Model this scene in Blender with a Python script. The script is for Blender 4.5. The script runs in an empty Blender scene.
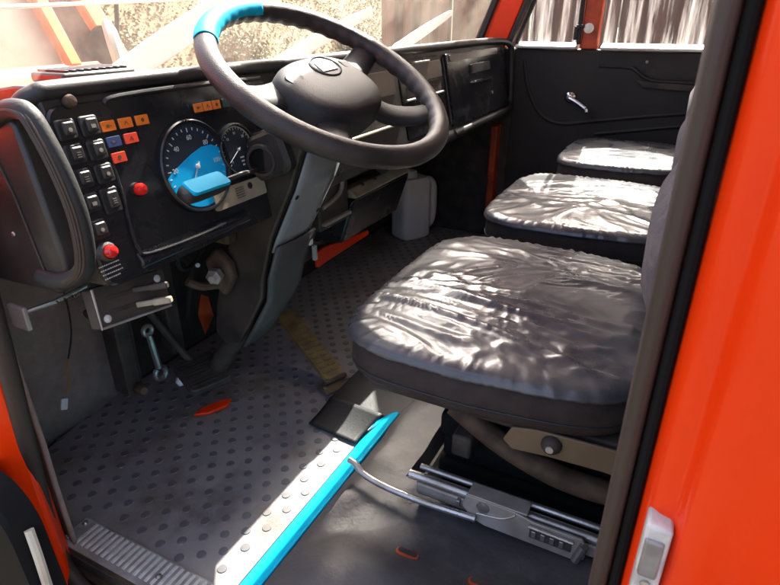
import bpy, bmesh, math, random
from mathutils import Vector, Matrix, noise, Euler
R = math.radians
sc = bpy.context.scene
col = sc.collection
random.seed(7)

# ------------------------------------------------------------------ camera
cam = bpy.data.cameras.new('camera'); camo = bpy.data.objects.new('camera', cam); col.objects.link(camo)
camo.location = (0, 0, .92); camo.rotation_euler = (R(64.5), 0, R(-63)); cam.sensor_width = 36; cam.lens = 36*580/780
cam.clip_start = .02; cam.clip_end = 600
cam.dof.use_dof = True; cam.dof.focus_distance = 1.1; cam.dof.aperture_fstop = 13
sc.camera = camo
# ------------------------------------------------------------------ light
SUN = Vector((.90, .12, 1.0)).normalized()          # direction towards the sun
w = bpy.data.worlds.new('World'); sc.world = w; w.use_nodes = True
nt = w.node_tree; nt.nodes.clear()
sky = nt.nodes.new('ShaderNodeTexSky'); sky.sky_type = 'NISHITA'; sky.sun_disc = False; sky.air_density = .42; sky.dust_density = 8.0; sky.ozone_density = .1
sky.sun_elevation = math.asin(SUN.z); sky.sun_rotation = math.atan2(SUN.x, SUN.y)
bg = nt.nodes.new('ShaderNodeBackground'); bg.inputs[1].default_value = .15
wo = nt.nodes.new('ShaderNodeOutputWorld'); nt.links.new(sky.outputs[0], bg.inputs[0]); nt.links.new(bg.outputs[0], wo.inputs[0])
sl = bpy.data.lights.new('sun', 'SUN'); sl.energy = 3; sl.angle = R(.5); sl.color = (1, .95, .87)
so = bpy.data.objects.new('sun', sl); col.objects.link(so); so.rotation_euler = SUN.to_track_quat('Z', 'Y').to_euler(); so.location = (6, 2, 8)
sc.view_settings.view_transform = 'Standard'; sc.view_settings.look = 'None'; sc.view_settings.gamma = 1
sc.view_settings.exposure = 2.9
sc.render.engine = 'CYCLES'
sc.cycles.max_bounces = 10; sc.cycles.transparent_max_bounces = 16

# ------------------------------------------------------------------ materials
def mat(name, c, rough=.5, metal=0, c2=None, scale=20, bump=0, bscale=60, coat=0, spec=.5, detail=6, stretch=None, rvar=0, lo=.35, hi=.65):
    m = bpy.data.materials.new(name); m.use_nodes = True; t = m.node_tree; b = t.nodes['Principled BSDF']
    b.inputs['Base Color'].default_value = (*c, 1); b.inputs['Roughness'].default_value = rough; b.inputs['Metallic'].default_value = metal
    b.inputs['Coat Weight'].default_value = coat; b.inputs['Specular IOR Level'].default_value = spec
    tc = t.nodes.new('ShaderNodeTexCoord'); src = tc.outputs['Object']
    if stretch:
        mp = t.nodes.new('ShaderNodeMapping'); mp.inputs['Scale'].default_value = stretch; t.links.new(src, mp.inputs[0]); src = mp.outputs[0]
    if c2 is not None or rvar:
        n = t.nodes.new('ShaderNodeTexNoise'); n.inputs['Scale'].default_value = scale; n.inputs['Detail'].default_value = detail; t.links.new(src, n.inputs[0])
        if c2 is not None:
            r = t.nodes.new('ShaderNodeValToRGB'); r.color_ramp.elements[0].position = lo; r.color_ramp.elements[1].position = hi
            r.color_ramp.elements[0].color = (*c, 1); r.color_ramp.elements[1].color = (*c2, 1)
            t.links.new(n.outputs[0], r.inputs[0]); t.links.new(r.outputs[0], b.inputs['Base Color'])
        if rvar:
            mr = t.nodes.new('ShaderNodeMapRange'); mr.inputs['From Min'].default_value = .3; mr.inputs['From Max'].default_value = .7
            mr.inputs['To Min'].default_value = max(.02, rough-rvar); mr.inputs['To Max'].default_value = min(1, rough+rvar)
            t.links.new(n.outputs[0], mr.inputs[0]); t.links.new(mr.outputs[0], b.inputs['Roughness'])
    if bump:
        n2 = t.nodes.new('ShaderNodeTexNoise'); n2.inputs['Scale'].default_value = bscale; n2.inputs['Detail'].default_value = 5; t.links.new(src, n2.inputs[0])
        bp = t.nodes.new('ShaderNodeBump'); bp.inputs['Strength'].default_value = bump; bp.inputs['Distance'].default_value = .003
        t.links.new(n2.outputs[0], bp.inputs['Height']); t.links.new(bp.outputs[0], b.inputs['Normal'])
    return m
def glass(name, dust, dcol, scale, stretch, amount, lo=.35):
    # a dusty pane: clear glass under a film of dirt that scatters light
    m = bpy.data.materials.new(name); m.use_nodes = True; t = m.node_tree; t.nodes.clear()
    out = t.nodes.new('ShaderNodeOutputMaterial'); tr = t.nodes.new('ShaderNodeBsdfTransparent'); tr.inputs[0].default_value = (.95, .97, .96, 1)
    gl = t.nodes.new('ShaderNodeBsdfGlossy'); gl.inputs['Roughness'].default_value = .03
    lw_ = t.nodes.new('ShaderNodeLayerWeight'); lw_.inputs[0].default_value = .5; fr = t.nodes.new('ShaderNodeMath'); fr.operation = 'POWER'; fr.inputs[1].default_value = 5; t.links.new(lw_.outputs['Facing'], fr.inputs[0])
    m1 = t.nodes.new('ShaderNodeMixShader'); t.links.new(fr.outputs[0], m1.inputs[0]); t.links.new(tr.outputs[0], m1.inputs[1]); t.links.new(gl.outputs[0], m1.inputs[2])
    tl = t.nodes.new('ShaderNodeBsdfTranslucent'); tl.inputs[0].default_value = (*dcol, 1)
    df = t.nodes.new('ShaderNodeBsdfDiffuse'); df.inputs[0].default_value = (*dcol, 1)
    ad = t.nodes.new('ShaderNodeMixShader'); ad.inputs[0].default_value = .4; t.links.new(tl.outputs[0], ad.inputs[1]); t.links.new(df.outputs[0], ad.inputs[2])
    tc = t.nodes.new('ShaderNodeTexCoord'); mp = t.nodes.new('ShaderNodeMapping'); mp.inputs['Scale'].default_value = stretch
    t.links.new(tc.outputs['Object'], mp.inputs[0])
    n = t.nodes.new('ShaderNodeTexNoise'); n.inputs['Scale'].default_value = scale; n.inputs['Detail'].default_value = 8; n.inputs['Roughness'].default_value = .65; t.links.new(mp.outputs[0], n.inputs[0])
    mr = t.nodes.new('ShaderNodeMapRange'); mr.inputs['From Min'].default_value = lo; mr.inputs['From Max'].default_value = .72
    mr.inputs['To Min'].default_value = dust; mr.inputs['To Max'].default_value = amount; t.links.new(n.outputs[0], mr.inputs[0])
    m2 = t.nodes.new('ShaderNodeMixShader'); t.links.new(mr.outputs[0], m2.inputs[0]); t.links.new(m1.outputs[0], m2.inputs[1]); t.links.new(ad.outputs[0], m2.inputs[2])
    t.links.new(m2.outputs[0], out.inputs[0])
    return m

M = dict(
    orange=mat('orange_paint', (.88, .042, .0003), .42, c2=(.82, .036, .0003), scale=5, coat=.3, rvar=.06, spec=.2),
    orange_old=mat('old_orange_paint', (.55, .075, .015), .5, c2=(.30, .04, .012), scale=18),
    black=mat('black_plastic', (.026, .023, .021), .36, c2=(.042, .036, .033), scale=9, bump=.12, bscale=420, rvar=.09),
    gloss=mat('glossy_black_panel', (.010, .011, .014), .24, c2=(.018, .018, .019), scale=12, bump=.03, bscale=200, rvar=.10),
    pad=mat('black_vinyl_pad', (.020, .019, .019), .42, c2=(.036, .034, .032), scale=8, bump=.2, bscale=600, rvar=.08),
    brownblack=mat('dusty_black_plastic', (.036, .029, .025), .55, c2=(.078, .062, .050), scale=11, bump=.2, bscale=300),
    seal=mat('rubber_seal', (.036, .023, .017), .6, c2=(.056, .038, .029), scale=14, bump=.3, bscale=160, stretch=(1, 1, .25)),
    rubber=mat('black_rubber', (.018, .018, .019), .6, bump=.2, bscale=200),
    matr=mat('floor_rubber', (.20, .185, .188), .5, c2=(.26, .235, .22), scale=7, bump=.25, bscale=260, rvar=.08),
    stud=mat('floor_stud_rubber', (.098, .090, .102), .55, c2=(.14, .127, .13), scale=9, rvar=.08),
    platform=mat('platform_rubber', (.062, .058, .061), .5, c2=(.098, .089, .086), scale=6, bump=.35, bscale=90, rvar=.1),
    felt=mat('grey_felt', (.26, .195, .165), .9, c2=(.32, .24, .205), scale=40, bump=.5, bscale=500),
    rimleather=mat('wheel_rim_plastic', (.028, .022, .020), .46, c2=(.052, .041, .036), scale=22, bump=.35, bscale=520, rvar=.07),
    hub=mat('wheel_hub_plastic', (.014, .013, .014), .58, c2=(.022, .020, .020), scale=15, bump=.25, bscale=700),
    cyan=mat('cyan_highlight', (.0, .36, .58), .6, c2=(.0, .42, .64), scale=12, spec=.2),  # blue light highlights put into the colour of solid parts
    dialblue=mat('dial_sky_reflection', (.002, .38, .80), .35, c2=(.002, .48, .90), scale=30),  # sky reflected in the gauge glass, put into the dial colour
    dial=mat('dial_face', (.020, .030, .044), .5),
    white=mat('white_print', (.62, .62, .60), .6),
    ambertile=mat('amber_tile', (.72, .17, .015), .35), redtile=mat('red_tile', (.75, .065, .03), .35), bluetile=mat('blue_tile', (.045, .07, .18), .35), greentile=mat('dark_green_tile', (.012, .05, .045), .4),
    redknob=mat('red_button', (.72, .018, .015), .25, coat=.5),
    cream=mat('cream_plastic', (.42, .37, .26), .5, c2=(.26, .22, .15), scale=16),
    creamlite=mat('cream_paint', (.62, .57, .45), .5, c2=(.5, .45, .34), scale=14),
    greyplate=mat('blue_grey_cover', (.17, .19, .20), .42, c2=(.25, .275, .285), scale=9, stretch=(1, 1, .5), bump=.1, bscale=120, rvar=.08),
    steel=mat('worn_steel', (.50, .49, .47), .36, .85, c2=(.34, .31, .27), scale=18, bump=.2, bscale=200, rvar=.1),
    zinc=mat('dull_zinc', (.42, .39, .35), .5, .3, c2=(.28, .24, .20), scale=15, bump=.15, bscale=120),
    brass=mat('khaki_steel', (.19, .135, .085), .5, .2, c2=(.13, .09, .055), scale=9, bump=.15, bscale=120),
    rust=mat('rusty_steel', (.055, .034, .022), .75, .2, c2=(.14, .09, .055), scale=20, bump=.4, bscale=90),
    pedal=mat('yellowed_pedal', (.24, .155, .05), .6, c2=(.12, .075, .03), scale=25, bump=.4, bscale=130),
    jug=mat('milky_plastic', (.88, .86, .82), .45, c2=(.82, .79, .75), scale=10),
    dirt=mat('dark_dirty_metal', (.024, .020, .018), .7, c2=(.065, .050, .040), scale=16, bump=.4, bscale=80),
    chrome=mat('chrome', (.75, .75, .75), .18, 1),
    alu=mat('aluminium', (.40, .38, .36), .42, .15, c2=(.22, .20, .18), scale=25, rvar=.1),
    wood=mat('wire_insulation', (.42, .16, .03), .5),
    doorlin=mat('door_lining', (.015, .012, .0095), .6, c2=(.024, .019, .015), scale=5, bump=.25, bscale=300),
    sideplate=mat('grey_violet_fabric', (.075, .066, .075), .85, c2=(.12, .105, .11), scale=60, bump=.5, bscale=350),
    seatblack=mat('seat_side_cloth', (.024, .015, .014), .8, c2=(.040, .027, .024), scale=30, bump=.4, bscale=400),
    ceil=mat('headliner', (.58, .55, .50), .9),
    glare=mat('glare_pale_metal', (.80, .80, .78), .4),  # pale tone stands in for sun glare on the wiper blades
    sticker=mat('silver_sticker', (.45, .43, .40), .45, c2=(.62, .6, .55), scale=60),
    winframe=mat('pale_sill', (.72, .70, .62), .35, c2=(.62, .6, .52), scale=20),
)
M['columnblack'] = mat('column_plastic', (.020, .016, .014), .5, c2=(.048, .037, .030), scale=13, bump=.25, bscale=250)
M['guardrub'] = mat('matt_black_shade', (.008, .008, .008), .85, spec=.15)
M['windscreen'] = glass('dusty_windscreen', .035, (.80, .74, .60), 4.5, (1, 1, 1), .20)
M['sideglass'] = glass('streaky_side_glass', .015, (.84, .80, .78), 6, (1, 5, .35), .42, .47)

# plastic film over the seats: dark cloth seen through clear shiny film, cloudy in places
def film():
    m = mat('clear_film_over_cloth', (.040, .041, .052), .30, c2=(.105, .100, .100), scale=7, coat=.30, bump=.25, bscale=45, rvar=.08)
    b = m.node_tree.nodes['Principled BSDF']; b.inputs['Coat Roughness'].default_value = .12
    return m
M['film'] = film()
M['orange'].node_tree.nodes['Principled BSDF'].inputs['Coat Roughness'].default_value = .07
# trodden-in dirt on the floor mat: large brown smudges and pale scuffs over the rubber colour
def smudge(m, col_, scale, lo, hi, amt):
    t = m.node_tree; b = t.nodes['Principled BSDF']; lk_ = b.inputs['Base Color'].links[0]; src = lk_.from_socket
    g_ = t.nodes.new('ShaderNodeNewGeometry'); n = t.nodes.new('ShaderNodeTexNoise'); n.inputs['Scale'].default_value = scale; n.inputs['Detail'].default_value = 9; n.inputs['Roughness'].default_value = .62
    t.links.new(g_.outputs['Position'], n.inputs[0]); mr = t.nodes.new('ShaderNodeMapRange'); mr.inputs['From Min'].default_value = lo; mr.inputs['From Max'].default_value = hi; mr.inputs['To Max'].default_value = amt
    t.links.new(n.outputs[0], mr.inputs[0]); mx = t.nodes.new('ShaderNodeMix'); mx.data_type = 'RGBA'; mx.inputs[7].default_value = (*col_, 1)
    t.links.new(mr.outputs[0], mx.inputs[0]); t.links.new(src, mx.inputs[6]); t.links.new(mx.outputs[2], b.inputs['Base Color'])
for k in ('matr', 'stud'): smudge(M[k], (.12, .092, .07), 5.5, .50, .66, .75); smudge(M[k], (.30, .28, .26), 23, .60, .74, .5)
smudge(M['platform'], (.17, .15, .13), 9, .52, .70, .5); smudge(M['gloss'], (.07, .06, .05), 26, .58, .74, .35); smudge(M['black'], (.075, .064, .054), 18, .58, .74, .4)
smudge(M['orange'], (.45, .06, .02), 30, .66, .80, .25)

# ------------------------------------------------------------------ helpers
def empty(name, loc, label=None, cat=None, group=None):
    o = bpy.data.objects.new(name, None); col.objects.link(o); o.location = loc; o.empty_display_size = .05
    if label: o['label'] = label; o['category'] = cat
    if group: o['group'] = group
    return o
def tag(o, label, cat, group=None):
    o['label'] = label; o['category'] = cat
    if group: o['group'] = group
    return o
def fin(name, bm, m, parent=None, smooth=35, bevel=0, seg=2):
    bmesh.ops.recalc_face_normals(bm, faces=bm.faces)
    me = bpy.data.meshes.new(name); bm.to_mesh(me); bm.free()
    o = bpy.data.objects.new(name, me)
    col.objects.link(o); me.materials.append(M[m] if isinstance(m, str) else m)
    if smooth: me.polygons.foreach_set('use_smooth', [True]*len(me.polygons)); me.set_sharp_from_angle(angle=R(smooth))
    if bevel:
        b = o.modifiers.new('bevel', 'BEVEL'); b.width = bevel; b.segments = seg; b.limit_method = 'ANGLE'; b.angle_limit = R(40)
    if parent is not None:
        o.parent = parent
        if parent.type == 'EMPTY': o.matrix_parent_inverse = Matrix.Translation(-parent.location)
    return o
def bx(bm, x0, x1, y0, y1, z0, z1, mtx=None):
    vs = [bm.verts.new((x, y, z)) for x in (x0, x1) for y in (y0, y1) for z in (z0, z1)]
    for f in ((0, 1, 3, 2), (4, 6, 7, 5), (0, 4, 5, 1), (2, 3, 7, 6), (0, 2, 6, 4), (1, 5, 7, 3)): bm.faces.new([vs[i] for i in f])
    if mtx is not None: bmesh.ops.transform(bm, matrix=mtx, verts=vs)
    return vs
def box(name, x0, x1, y0, y1, z0, z1, m, parent=None, bevel=.003, mtx=None, seg=2):
    bm = bmesh.new(); bx(bm, x0, x1, y0, y1, z0, z1, mtx); return fin(name, bm, m, parent, bevel=bevel, seg=seg)
def spline(pts, n=8, closed=False):
    P = [Vector(p) for p in pts]; out = []; L = len(P)
    rng = range(L) if closed else range(L-1)
    for i in rng:
        if closed: a, b, c, d = P[(i-1) % L], P[i], P[(i+1) % L], P[(i+2) % L]
        else: a, b, c, d = P[max(i-1, 0)], P[i], P[i+1], P[min(i+2, L-1)]
        for k in range(n):
            t = k/n
            out.append(.5*((2*b)+(c-a)*t+(2*a-5*b+4*c-d)*t*t+(3*b-a-3*c+d)*t**3))
    if not closed: out.append(P[-1])
    return out
def tube(bm, path, r, n=10, closed=False, rr=None, flat=1.0, flatdir=None):
    path = [Vector(p) for p in path]; L = len(path); rings = []
    up = None
    for i, p in enumerate(path):
        if closed: t = path[(i+1) % L]-path[i-1]
        else: t = path[min(i+1, L-1)]-path[max(i-1, 0)]
        t.normalize()
        if flatdir is not None: s = t.cross(Vector(flatdir)).normalized(); u = s.cross(t)
        else:
            if up is None: up = Vector((0, 0, 1)) if abs(t.z) < .9 else Vector((0, 1, 0))
            s = t.cross(up).normalized(); u = s.cross(t).normalized(); up = u
        q = rr[i] if rr else r
        rings.append([bm.verts.new(p+s*(q*math.cos(2*math.pi*k/n))+u*(q*flat*math.sin(2*math.pi*k/n))) for k in range(n)])
    for i in range(L if closed else L-1):
        a, b = rings[i], rings[(i+1) % L]
        for k in range(n): bm.faces.new((a[k], a[(k+1) % n], b[(k+1) % n], b[k]))
    if not closed: bm.faces.new(rings[0][::-1]); bm.faces.new(rings[-1])
def lathe(bm, prof, mtx, n=32):
    # prof: list of (radius, height); axis local z
    rings = []
    for r, h in prof:
        if r < 1e-6: rings.append([bm.verts.new(mtx @ Vector((0, 0, h)))])
        else: rings.append([bm.verts.new(mtx @ Vector((r*math.cos(2*math.pi*k/n), r*math.sin(2*math.pi*k/n), h))) for k in range(n)])
    for a, b in zip(rings, rings[1:]):
        for k in range(n):
            if len(a) == 1 and len(b) == 1: continue
            if len(a) == 1: bm.faces.new((a[0], b[k], b[(k+1) % n]))
            elif len(b) == 1: bm.faces.new((a[k], a[(k+1) % n], b[0]))
            else: bm.faces.new((a[k], a[(k+1) % n], b[(k+1) % n], b[k]))
    if len(rings[0]) > 1: bm.faces.new(rings[0][::-1])
    if len(rings[-1]) > 1: bm.faces.new(rings[-1])
def prism(bm, pts, ax, a0, a1):
    # pts in the plane across axis ax (x: (y,z), y: (x,z), z: (x,y))
    def mk(p, a): return {'x': (a, p[0], p[1]), 'y': (p[0], a, p[1]), 'z': (p[0], p[1], a)}[ax]
    A = [bm.verts.new(mk(p, a0)) for p in pts]; B = [bm.verts.new(mk(p, a1)) for p in pts]; n = len(pts)
    bm.faces.new(A[::-1]); bm.faces.new(B)
    for i in range(n): bm.faces.new((A[i], A[(i+1) % n], B[(i+1) % n], B[i]))
def frame(o, x, y, z):
    return Matrix(((x[0], y[0], z[0], o[0]), (x[1], y[1], z[1], o[1]), (x[2], y[2], z[2], o[2]), (0, 0, 0, 1)))
def zto(p, d):   # matrix with local z along d at p
    return Matrix.Translation(Vector(p)) @ Vector(d).to_track_quat('Z', 'Y').to_matrix().to_4x4()
def rrect(wd, ht, r, n=5):
    out = []
    for cx, cy, a0 in ((wd/2-r, ht/2-r, 0), (-wd/2+r, ht/2-r, 90), (-wd/2+r, -ht/2+r, 180), (wd/2-r, -ht/2+r, 270)):
        for k in range(n+1):
            a = R(a0+90*k/n); out.append((cx+r*math.cos(a), cy+r*math.sin(a)))
    return out
def plate(bm, pts, h0, h1, mtx, cham=0):
    lv = [(1, h0), (1, h1)] if not cham else [(1, h0), (1, h1-cham), (None, h1)]
    cx = sum(p[0] for p in pts)/len(pts); cy = sum(p[1] for p in pts)/len(pts)
    mxr = max(max(abs(p[0]-cx), abs(p[1]-cy)) for p in pts); rings = []
    for s, h in lv:
        k = 1 if s else (mxr-cham)/mxr
        rings.append([bm.verts.new(mtx @ Vector((cx+(p[0]-cx)*k, cy+(p[1]-cy)*k, h))) for p in pts])
    bm.faces.new(rings[0][::-1]); bm.faces.new(rings[-1]); n = len(pts)
    for a, b in zip(rings, rings[1:]):
        for i in range(n): bm.faces.new((a[i], a[(i+1) % n], b[(i+1) % n], b[i]))
def text_part(name, s, size, mtx, m, parent, ext=.0002):
    cu = bpy.data.curves.new('t', 'FONT'); cu.body = s; cu.size = size; cu.align_x = 'CENTER'; cu.align_y = 'CENTER'; cu.extrude = ext
    o = bpy.data.objects.new('t', cu); col.objects.link(o)
    me = bpy.data.meshes.new_from_object(o.evaluated_get(bpy.context.evaluated_depsgraph_get())); bpy.data.objects.remove(o); me.transform(mtx)
    me.materials.clear(); me.materials.append(M[m]); p = bpy.data.objects.new(name, me); col.objects.link(p); p.parent = parent
    if parent.type == 'EMPTY': p.matrix_parent_inverse = Matrix.Translation(-parent.location)
    return p

# ================================================================== OUTSIDE
GZ = -1.45
bm = bmesh.new(); N = 60
for i in range(N+1):
    for j in range(N+1):
        x = -150+300*i/N; y = -150+300*j/N; bm.verts.new((x, y, GZ + (.25*noise.noise(Vector((x*.05, y*.05, 0))) if max(abs(x), abs(y)) > 12 else 0)))
bm.verts.ensure_lookup_table()
for i in range(N):
    for j in range(N):
        a = i*(N+1)+j; bm.faces.new([bm.verts[k] for k in (a, a+N+1, a+N+2, a+1)])
M['ground'] = mat('leafy_ground', (.060, .044, .024), .95, c2=(.034, .036, .014), scale=1.3, bump=.8, bscale=14, detail=10)
g = fin('ground', bm, 'ground'); g['kind'] = 'structure'

# earth bank rising beyond the yard, dry grass and leaves over it
def bz(x, y):
    t = max(0, min(1, (y-8.5-.06*x)/7.5)); t = t*t*(3-2*t)
    return GZ-.05+5.2*t+(.22*noise.noise(Vector((x*.5, y*.5, 3)))+.10*noise.noise(Vector((x*1.6, y*1.6, 7))))*min(1, t*6)
M['bank'] = mat('dry_bank', (.115, .083, .040), .95, c2=(.070, .066, .026), scale=2.2, bump=1, bscale=9, detail=12)
bm = bmesh.new(); rows = [[bm.verts.new((x*.5, 8+.3*k, bz(x*.5, 8+.3*k))) for x in range(-30, 130)] for k in range(40)]
for a, b in zip(rows, rows[1:]):
    for i in range(len(a)-1): bm.faces.new((a[i], a[i+1], b[i+1], b[i]))
o = fin('bank', bm, 'bank', smooth=80); o['kind'] = 'structure'
M['leaf_a'] = mat('fallen_leaf', (.13, .065, .028), .85, c2=(.15, .105, .045), scale=.8, lo=.4, hi=.6)
vs, fs = [], []
for i in range(42000):
    x = random.uniform(2.5, 32); y = random.uniform(8.6, 16.5); s = random.uniform(.018, .06); z = bz(x, y)
    a = random.uniform(0, 6.28); ti = random.uniform(-.6, .9); b = len(vs)
    for dx, dy in ((-1, 0), (0, -.55), (1, 0), (0, .55)):
        vs.append((x+s*(dx*math.cos(a)-dy*math.sin(a)), y+s*(dx*math.sin(a)+dy*math.cos(a)), z+.06+s*ti*dx+s*.9*dy+.03*random.random()))
    fs.append((b, b+1, b+2, b+3))
me = bpy.data.meshes.new('fallen_leaves'); me.from_pydata(vs, [], fs); me.materials.append(M['leaf_a'])
o = bpy.data.objects.new('fallen_leaves', me); col.objects.link(o); o['kind'] = 'stuff'; o['label'] = 'brown fallen leaves lying over the bank outside the windscreen'; o['category'] = 'leaves'

# rust-coloured sheet wall beyond the passenger window
wl = empty('sheet_metal_wall', (4.6, 2, GZ), 'rust streaked ribbed metal wall seen through the passenger side window', 'wall')
M['wallrust'] = mat('rust_streaked_sheet', (.095, .029, .011), .75, .0, c2=(.17, .088, .055), scale=7, stretch=(1, 1.6, .16), lo=.42, hi=.72, detail=9, bump=.3, bscale=20)
for k in range(8):
    y0 = -2.5+k*.62; bm = bmesh.new(); prof = []
    for j in range(4):
        b = y0+j*.155; prof += [(4.60, b+.002), (4.60, b+.07), (4.635, b+.09), (4.635, b+.135)]
    prof += [(4.68, y0+.617), (4.68, y0+.002)]
    prism(bm, prof, 'z', GZ, 2.6); fin('panel', bm, 'wallrust', wl, smooth=0)
bm = bmesh.new(); bx(bm, 4.56, 4.70, -2.55, 2.5, 2.6, 2.68); fin('top_rail', bm, 'rust', wl)

# neighbouring orange truck in front
tk = empty('parked_truck', (3.2, 4.6, GZ), 'pale orange truck parked ahead, seen through the windscreen at upper left', 'truck')
M['truckpaint'] = mat('pale_orange_paint', (.80, .20, .045), .4, c2=(.72, .26, .10), scale=4, coat=.3)  # paler, yellower orange than the cab paint
def tbox(n, *a, m='truckpaint', bv=.03): return box(n, *a, m, tk, bevel=bv, seg=3)
bm = bmesh.new(); prism(bm, [(3.95, GZ+.55), (3.95, .42), (4.05, .60), (6.2, .60), (6.2, GZ+.55)], 'x', 1.0, 3.45); fin('cab_body', bm, 'truckpaint', tk, bevel=.05, seg=3)
tbox('cab_roof', 1.05, 3.2, 4.35, 6.2, 1.62, 1.74)
tbox('rear_wall', 1.05, 3.3, 6.1, 6.2, .6, 1.65)
def slant(n, a, b, wx, wy):
    bm = bmesh.new(); A = Vector(a); B = Vector(b)
    va = [bm.verts.new(A+Vector((sx*wx, sy*wy, 0))) for sx, sy in ((-1, -1), (1, -1), (1, 1), (-1, 1))]
    vb = [bm.verts.new(B+Vector((sx*wx, sy*wy, 0))) for sx, sy in ((-1, -1), (1, -1), (1, 1), (-1, 1))]
    bm.faces.new(va[::-1]); bm.faces.new(vb)
    for i in range(4): bm.faces.new((va[i], va[(i+1) % 4], vb[(i+1) % 4], vb[i]))
    return fin(n, bm, 'truckpaint', tk, bevel=.015)
slant('windscreen_pillar', (3.37, 4.05, .58), (3.08, 4.4, 1.65), .075, .05)
slant('windscreen_pillar', (2.93, 4.03, .60), (2.76, 4.35, 1.65), .05, .04)
slant('windscreen_pillar', (1.15, 4.05, .58), (1.2, 4.4, 1.65), .07, .05)
bm = bmesh.new(); v = [bm.verts.new(p) for p in ((1.2, 4.08, .61), (2.89, 4.08, .61), (2.73, 4.40, 1.63), (1.24, 4.42, 1.63))]; bm.faces.new(v)
M['truckglass'] = mat('dusty_truck_glass', (.33, .29, .20), .3, c2=(.46, .42, .31), scale=3, detail=9)
tg = fin('windscreen_pane', bm, 'truckglass', tk, smooth=0)
bm = bmesh.new(); v = [bm.verts.new(p) for p in ((2.97, 4.10, .61), (3.30, 4.12, .61), (3.04, 4.42, 1.63), (2.80, 4.40, 1.63))]; bm.faces.new(v); fin('quarter_pane', bm, 'dirt', tk, smooth=0)
bm = bmesh.new(); tube(bm, spline([(3.25, 3.9, 1.3), (3.2, 3.78, 1.15), (3.12, 3.74, .85), (3.08, 3.76, .62), (3.12, 3.92, .5)], 6), .016, 8); fin('mirror_arm', bm, 'rubber', tk)
bm = bmesh.new(); lathe(bm, [(0, -.03), (.10, -.025), (.125, 0), (.11, .035), (.06, .06), (0, .065)], zto((3.03, 3.72, .74), (.7, -.6, .1)) @ Matrix.Diagonal((1, 1.35, 1, 1)), 28)
mh = fin('mirror_housing', bm, 'creamlite', tk)
bm = bmesh.new(); lathe(bm, [(0, 0), (.095, 0), (.095, .004), (0, .006)], zto((2.985, 3.745, .735), (-.75, -.62, .1)) @ Matrix.Diagonal((1, 1.35, 1, 1)), 24); fin('mirror_glass', bm, 'dirt', mh)
tbox('bumper', .95, 3.5, 3.7, 4.0, GZ+.45, GZ+.8, m='glare')
for x in (1.35, 3.1):
    bm = bmesh.new(); lathe(bm, [(.2, -.12), (.46, -.13), (.5, -.08), (.5, .08), (.46, .13), (.2, .12)], zto((x, 4.9, GZ+.5), (1, 0, 0)), 32); wh = fin('wheel', bm, 'rubber', tk)
    bm = bmesh.new(); lathe(bm, [(0, -.13), (.24, -.13), (.24, .13), (0, .13)], zto((x, 4.9, GZ+.5), (1, 0, 0)), 24); fin('rim', bm, 'zinc', wh)
for x in (1.3, 3.15):
    bm = bmesh.new(); lathe(bm, [(.10, -.05), (.10, .02), (.08, .035), (0, .045)], zto((x, 3.95, .05), (0, -1, 0)), 24); fin('headlight', bm, 'glare', tk)

# low bushes in the yard beyond the windscreen
M['leaf_b'] = mat('bush_leaf', (.040, .048, .014), .6, c2=(.11, .085, .03), scale=1.5)
def bush(x, y, s, lab):
    GB = bz(x, y)-.1
    t = empty('bush', (x, y, GB), lab, 'bush', 'bushes on the bank'); vs, fs = [], []
    for i in range(5000):
        d = Vector((random.gauss(0, 1), random.gauss(0, 1), abs(random.gauss(0, 1)))).normalized()*s*(random.random()**.4)*(.75+.5*noise.noise(Vector((i % 13, x, y))))
        c = Vector((x, y, GB+.1))+Vector((d.x, d.y, d.z*.9)); q = .03+.03*random.random(); e = Euler((random.uniform(0, 6), random.uniform(0, 6), 0)).to_matrix(); b = len(vs)
        for p in ((-1, 0, 0), (0, -.5, 0), (1, 0, 0), (0, .5, 0)): vs.append(c+e @ (Vector(p)*q))
        fs.append((b, b+1, b+2, b+3))
    me = bpy.data.meshes.new('crown'); me.from_pydata(vs, [], fs); me.materials.append(M['leaf_b']); o = bpy.data.objects.new('crown', me); col.objects.link(o); o.parent = t; o.matrix_parent_inverse = Matrix.Translation(-t.location)
    bm = bmesh.new()
    for k in range(5):
        a = k*1.26; tube(bm, [(x, y, GB-.05), (x+.2*s*math.cos(a), y+.2*s*math.sin(a), GB+.4*s), (x+.5*s*math.cos(a), y+.5*s*math.sin(a), GB+.8*s)], .03, 6, rr=[.03, .02, .008])
    fin('stem', bm, 'rust', t)
bush(9.3, 11.5, 1.0, 'leafy bush behind the left wiper, nearest the orange truck outside')
bush(13.5, 11.6, 1.1, 'leafy bush seen above the steering wheel through the windscreen')
bush(20.5, 12.0, 1.3, 'leafy bush at the right of the windscreen view, nearest the far pillar')

# ================================================================== CAB
cab = empty('truck_cab', (1.45, .3, -.1), 'orange truck cab body seen through its open driver door', 'truck cab')
# floor pan and footwell
box('floor_pan', .42, 2.55, -.5, 1.30, -.03, -.004, 'dirt', cab, bevel=0)
# front bulkhead and kick panel, one bent felt covered sheet
bm = bmesh.new(); pl = spline([(.432, .90, 0), (.47, 1.02, 0), (.565, 1.205, 0), (.70, 1.235, 0), (.90, 1.245, 0)], 6)
nz = 8; grid = [[bm.verts.new((p.x, p.y+.006*noise.noise(Vector((p.x*9, p.y*9, z*6)))-.05*max(0, z-.45), -.004+z)) for z in [.66*k/nz for k in range(nz+1)]] for p in pl]
for i in range(len(pl)-1):
    for k in range(nz): bm.faces.new((grid[i][k], grid[i+1][k], grid[i+1][k+1], grid[i][k+1]))
kp = fin('kick_panel', bm, 'felt', cab); sd = kp.modifiers.new('s', 'SOLIDIFY'); sd.thickness = .008
box('bulkhead', .44, 2.55, 1.255, 1.30, -.02, .68, 'dirt', cab, bevel=0)
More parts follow.
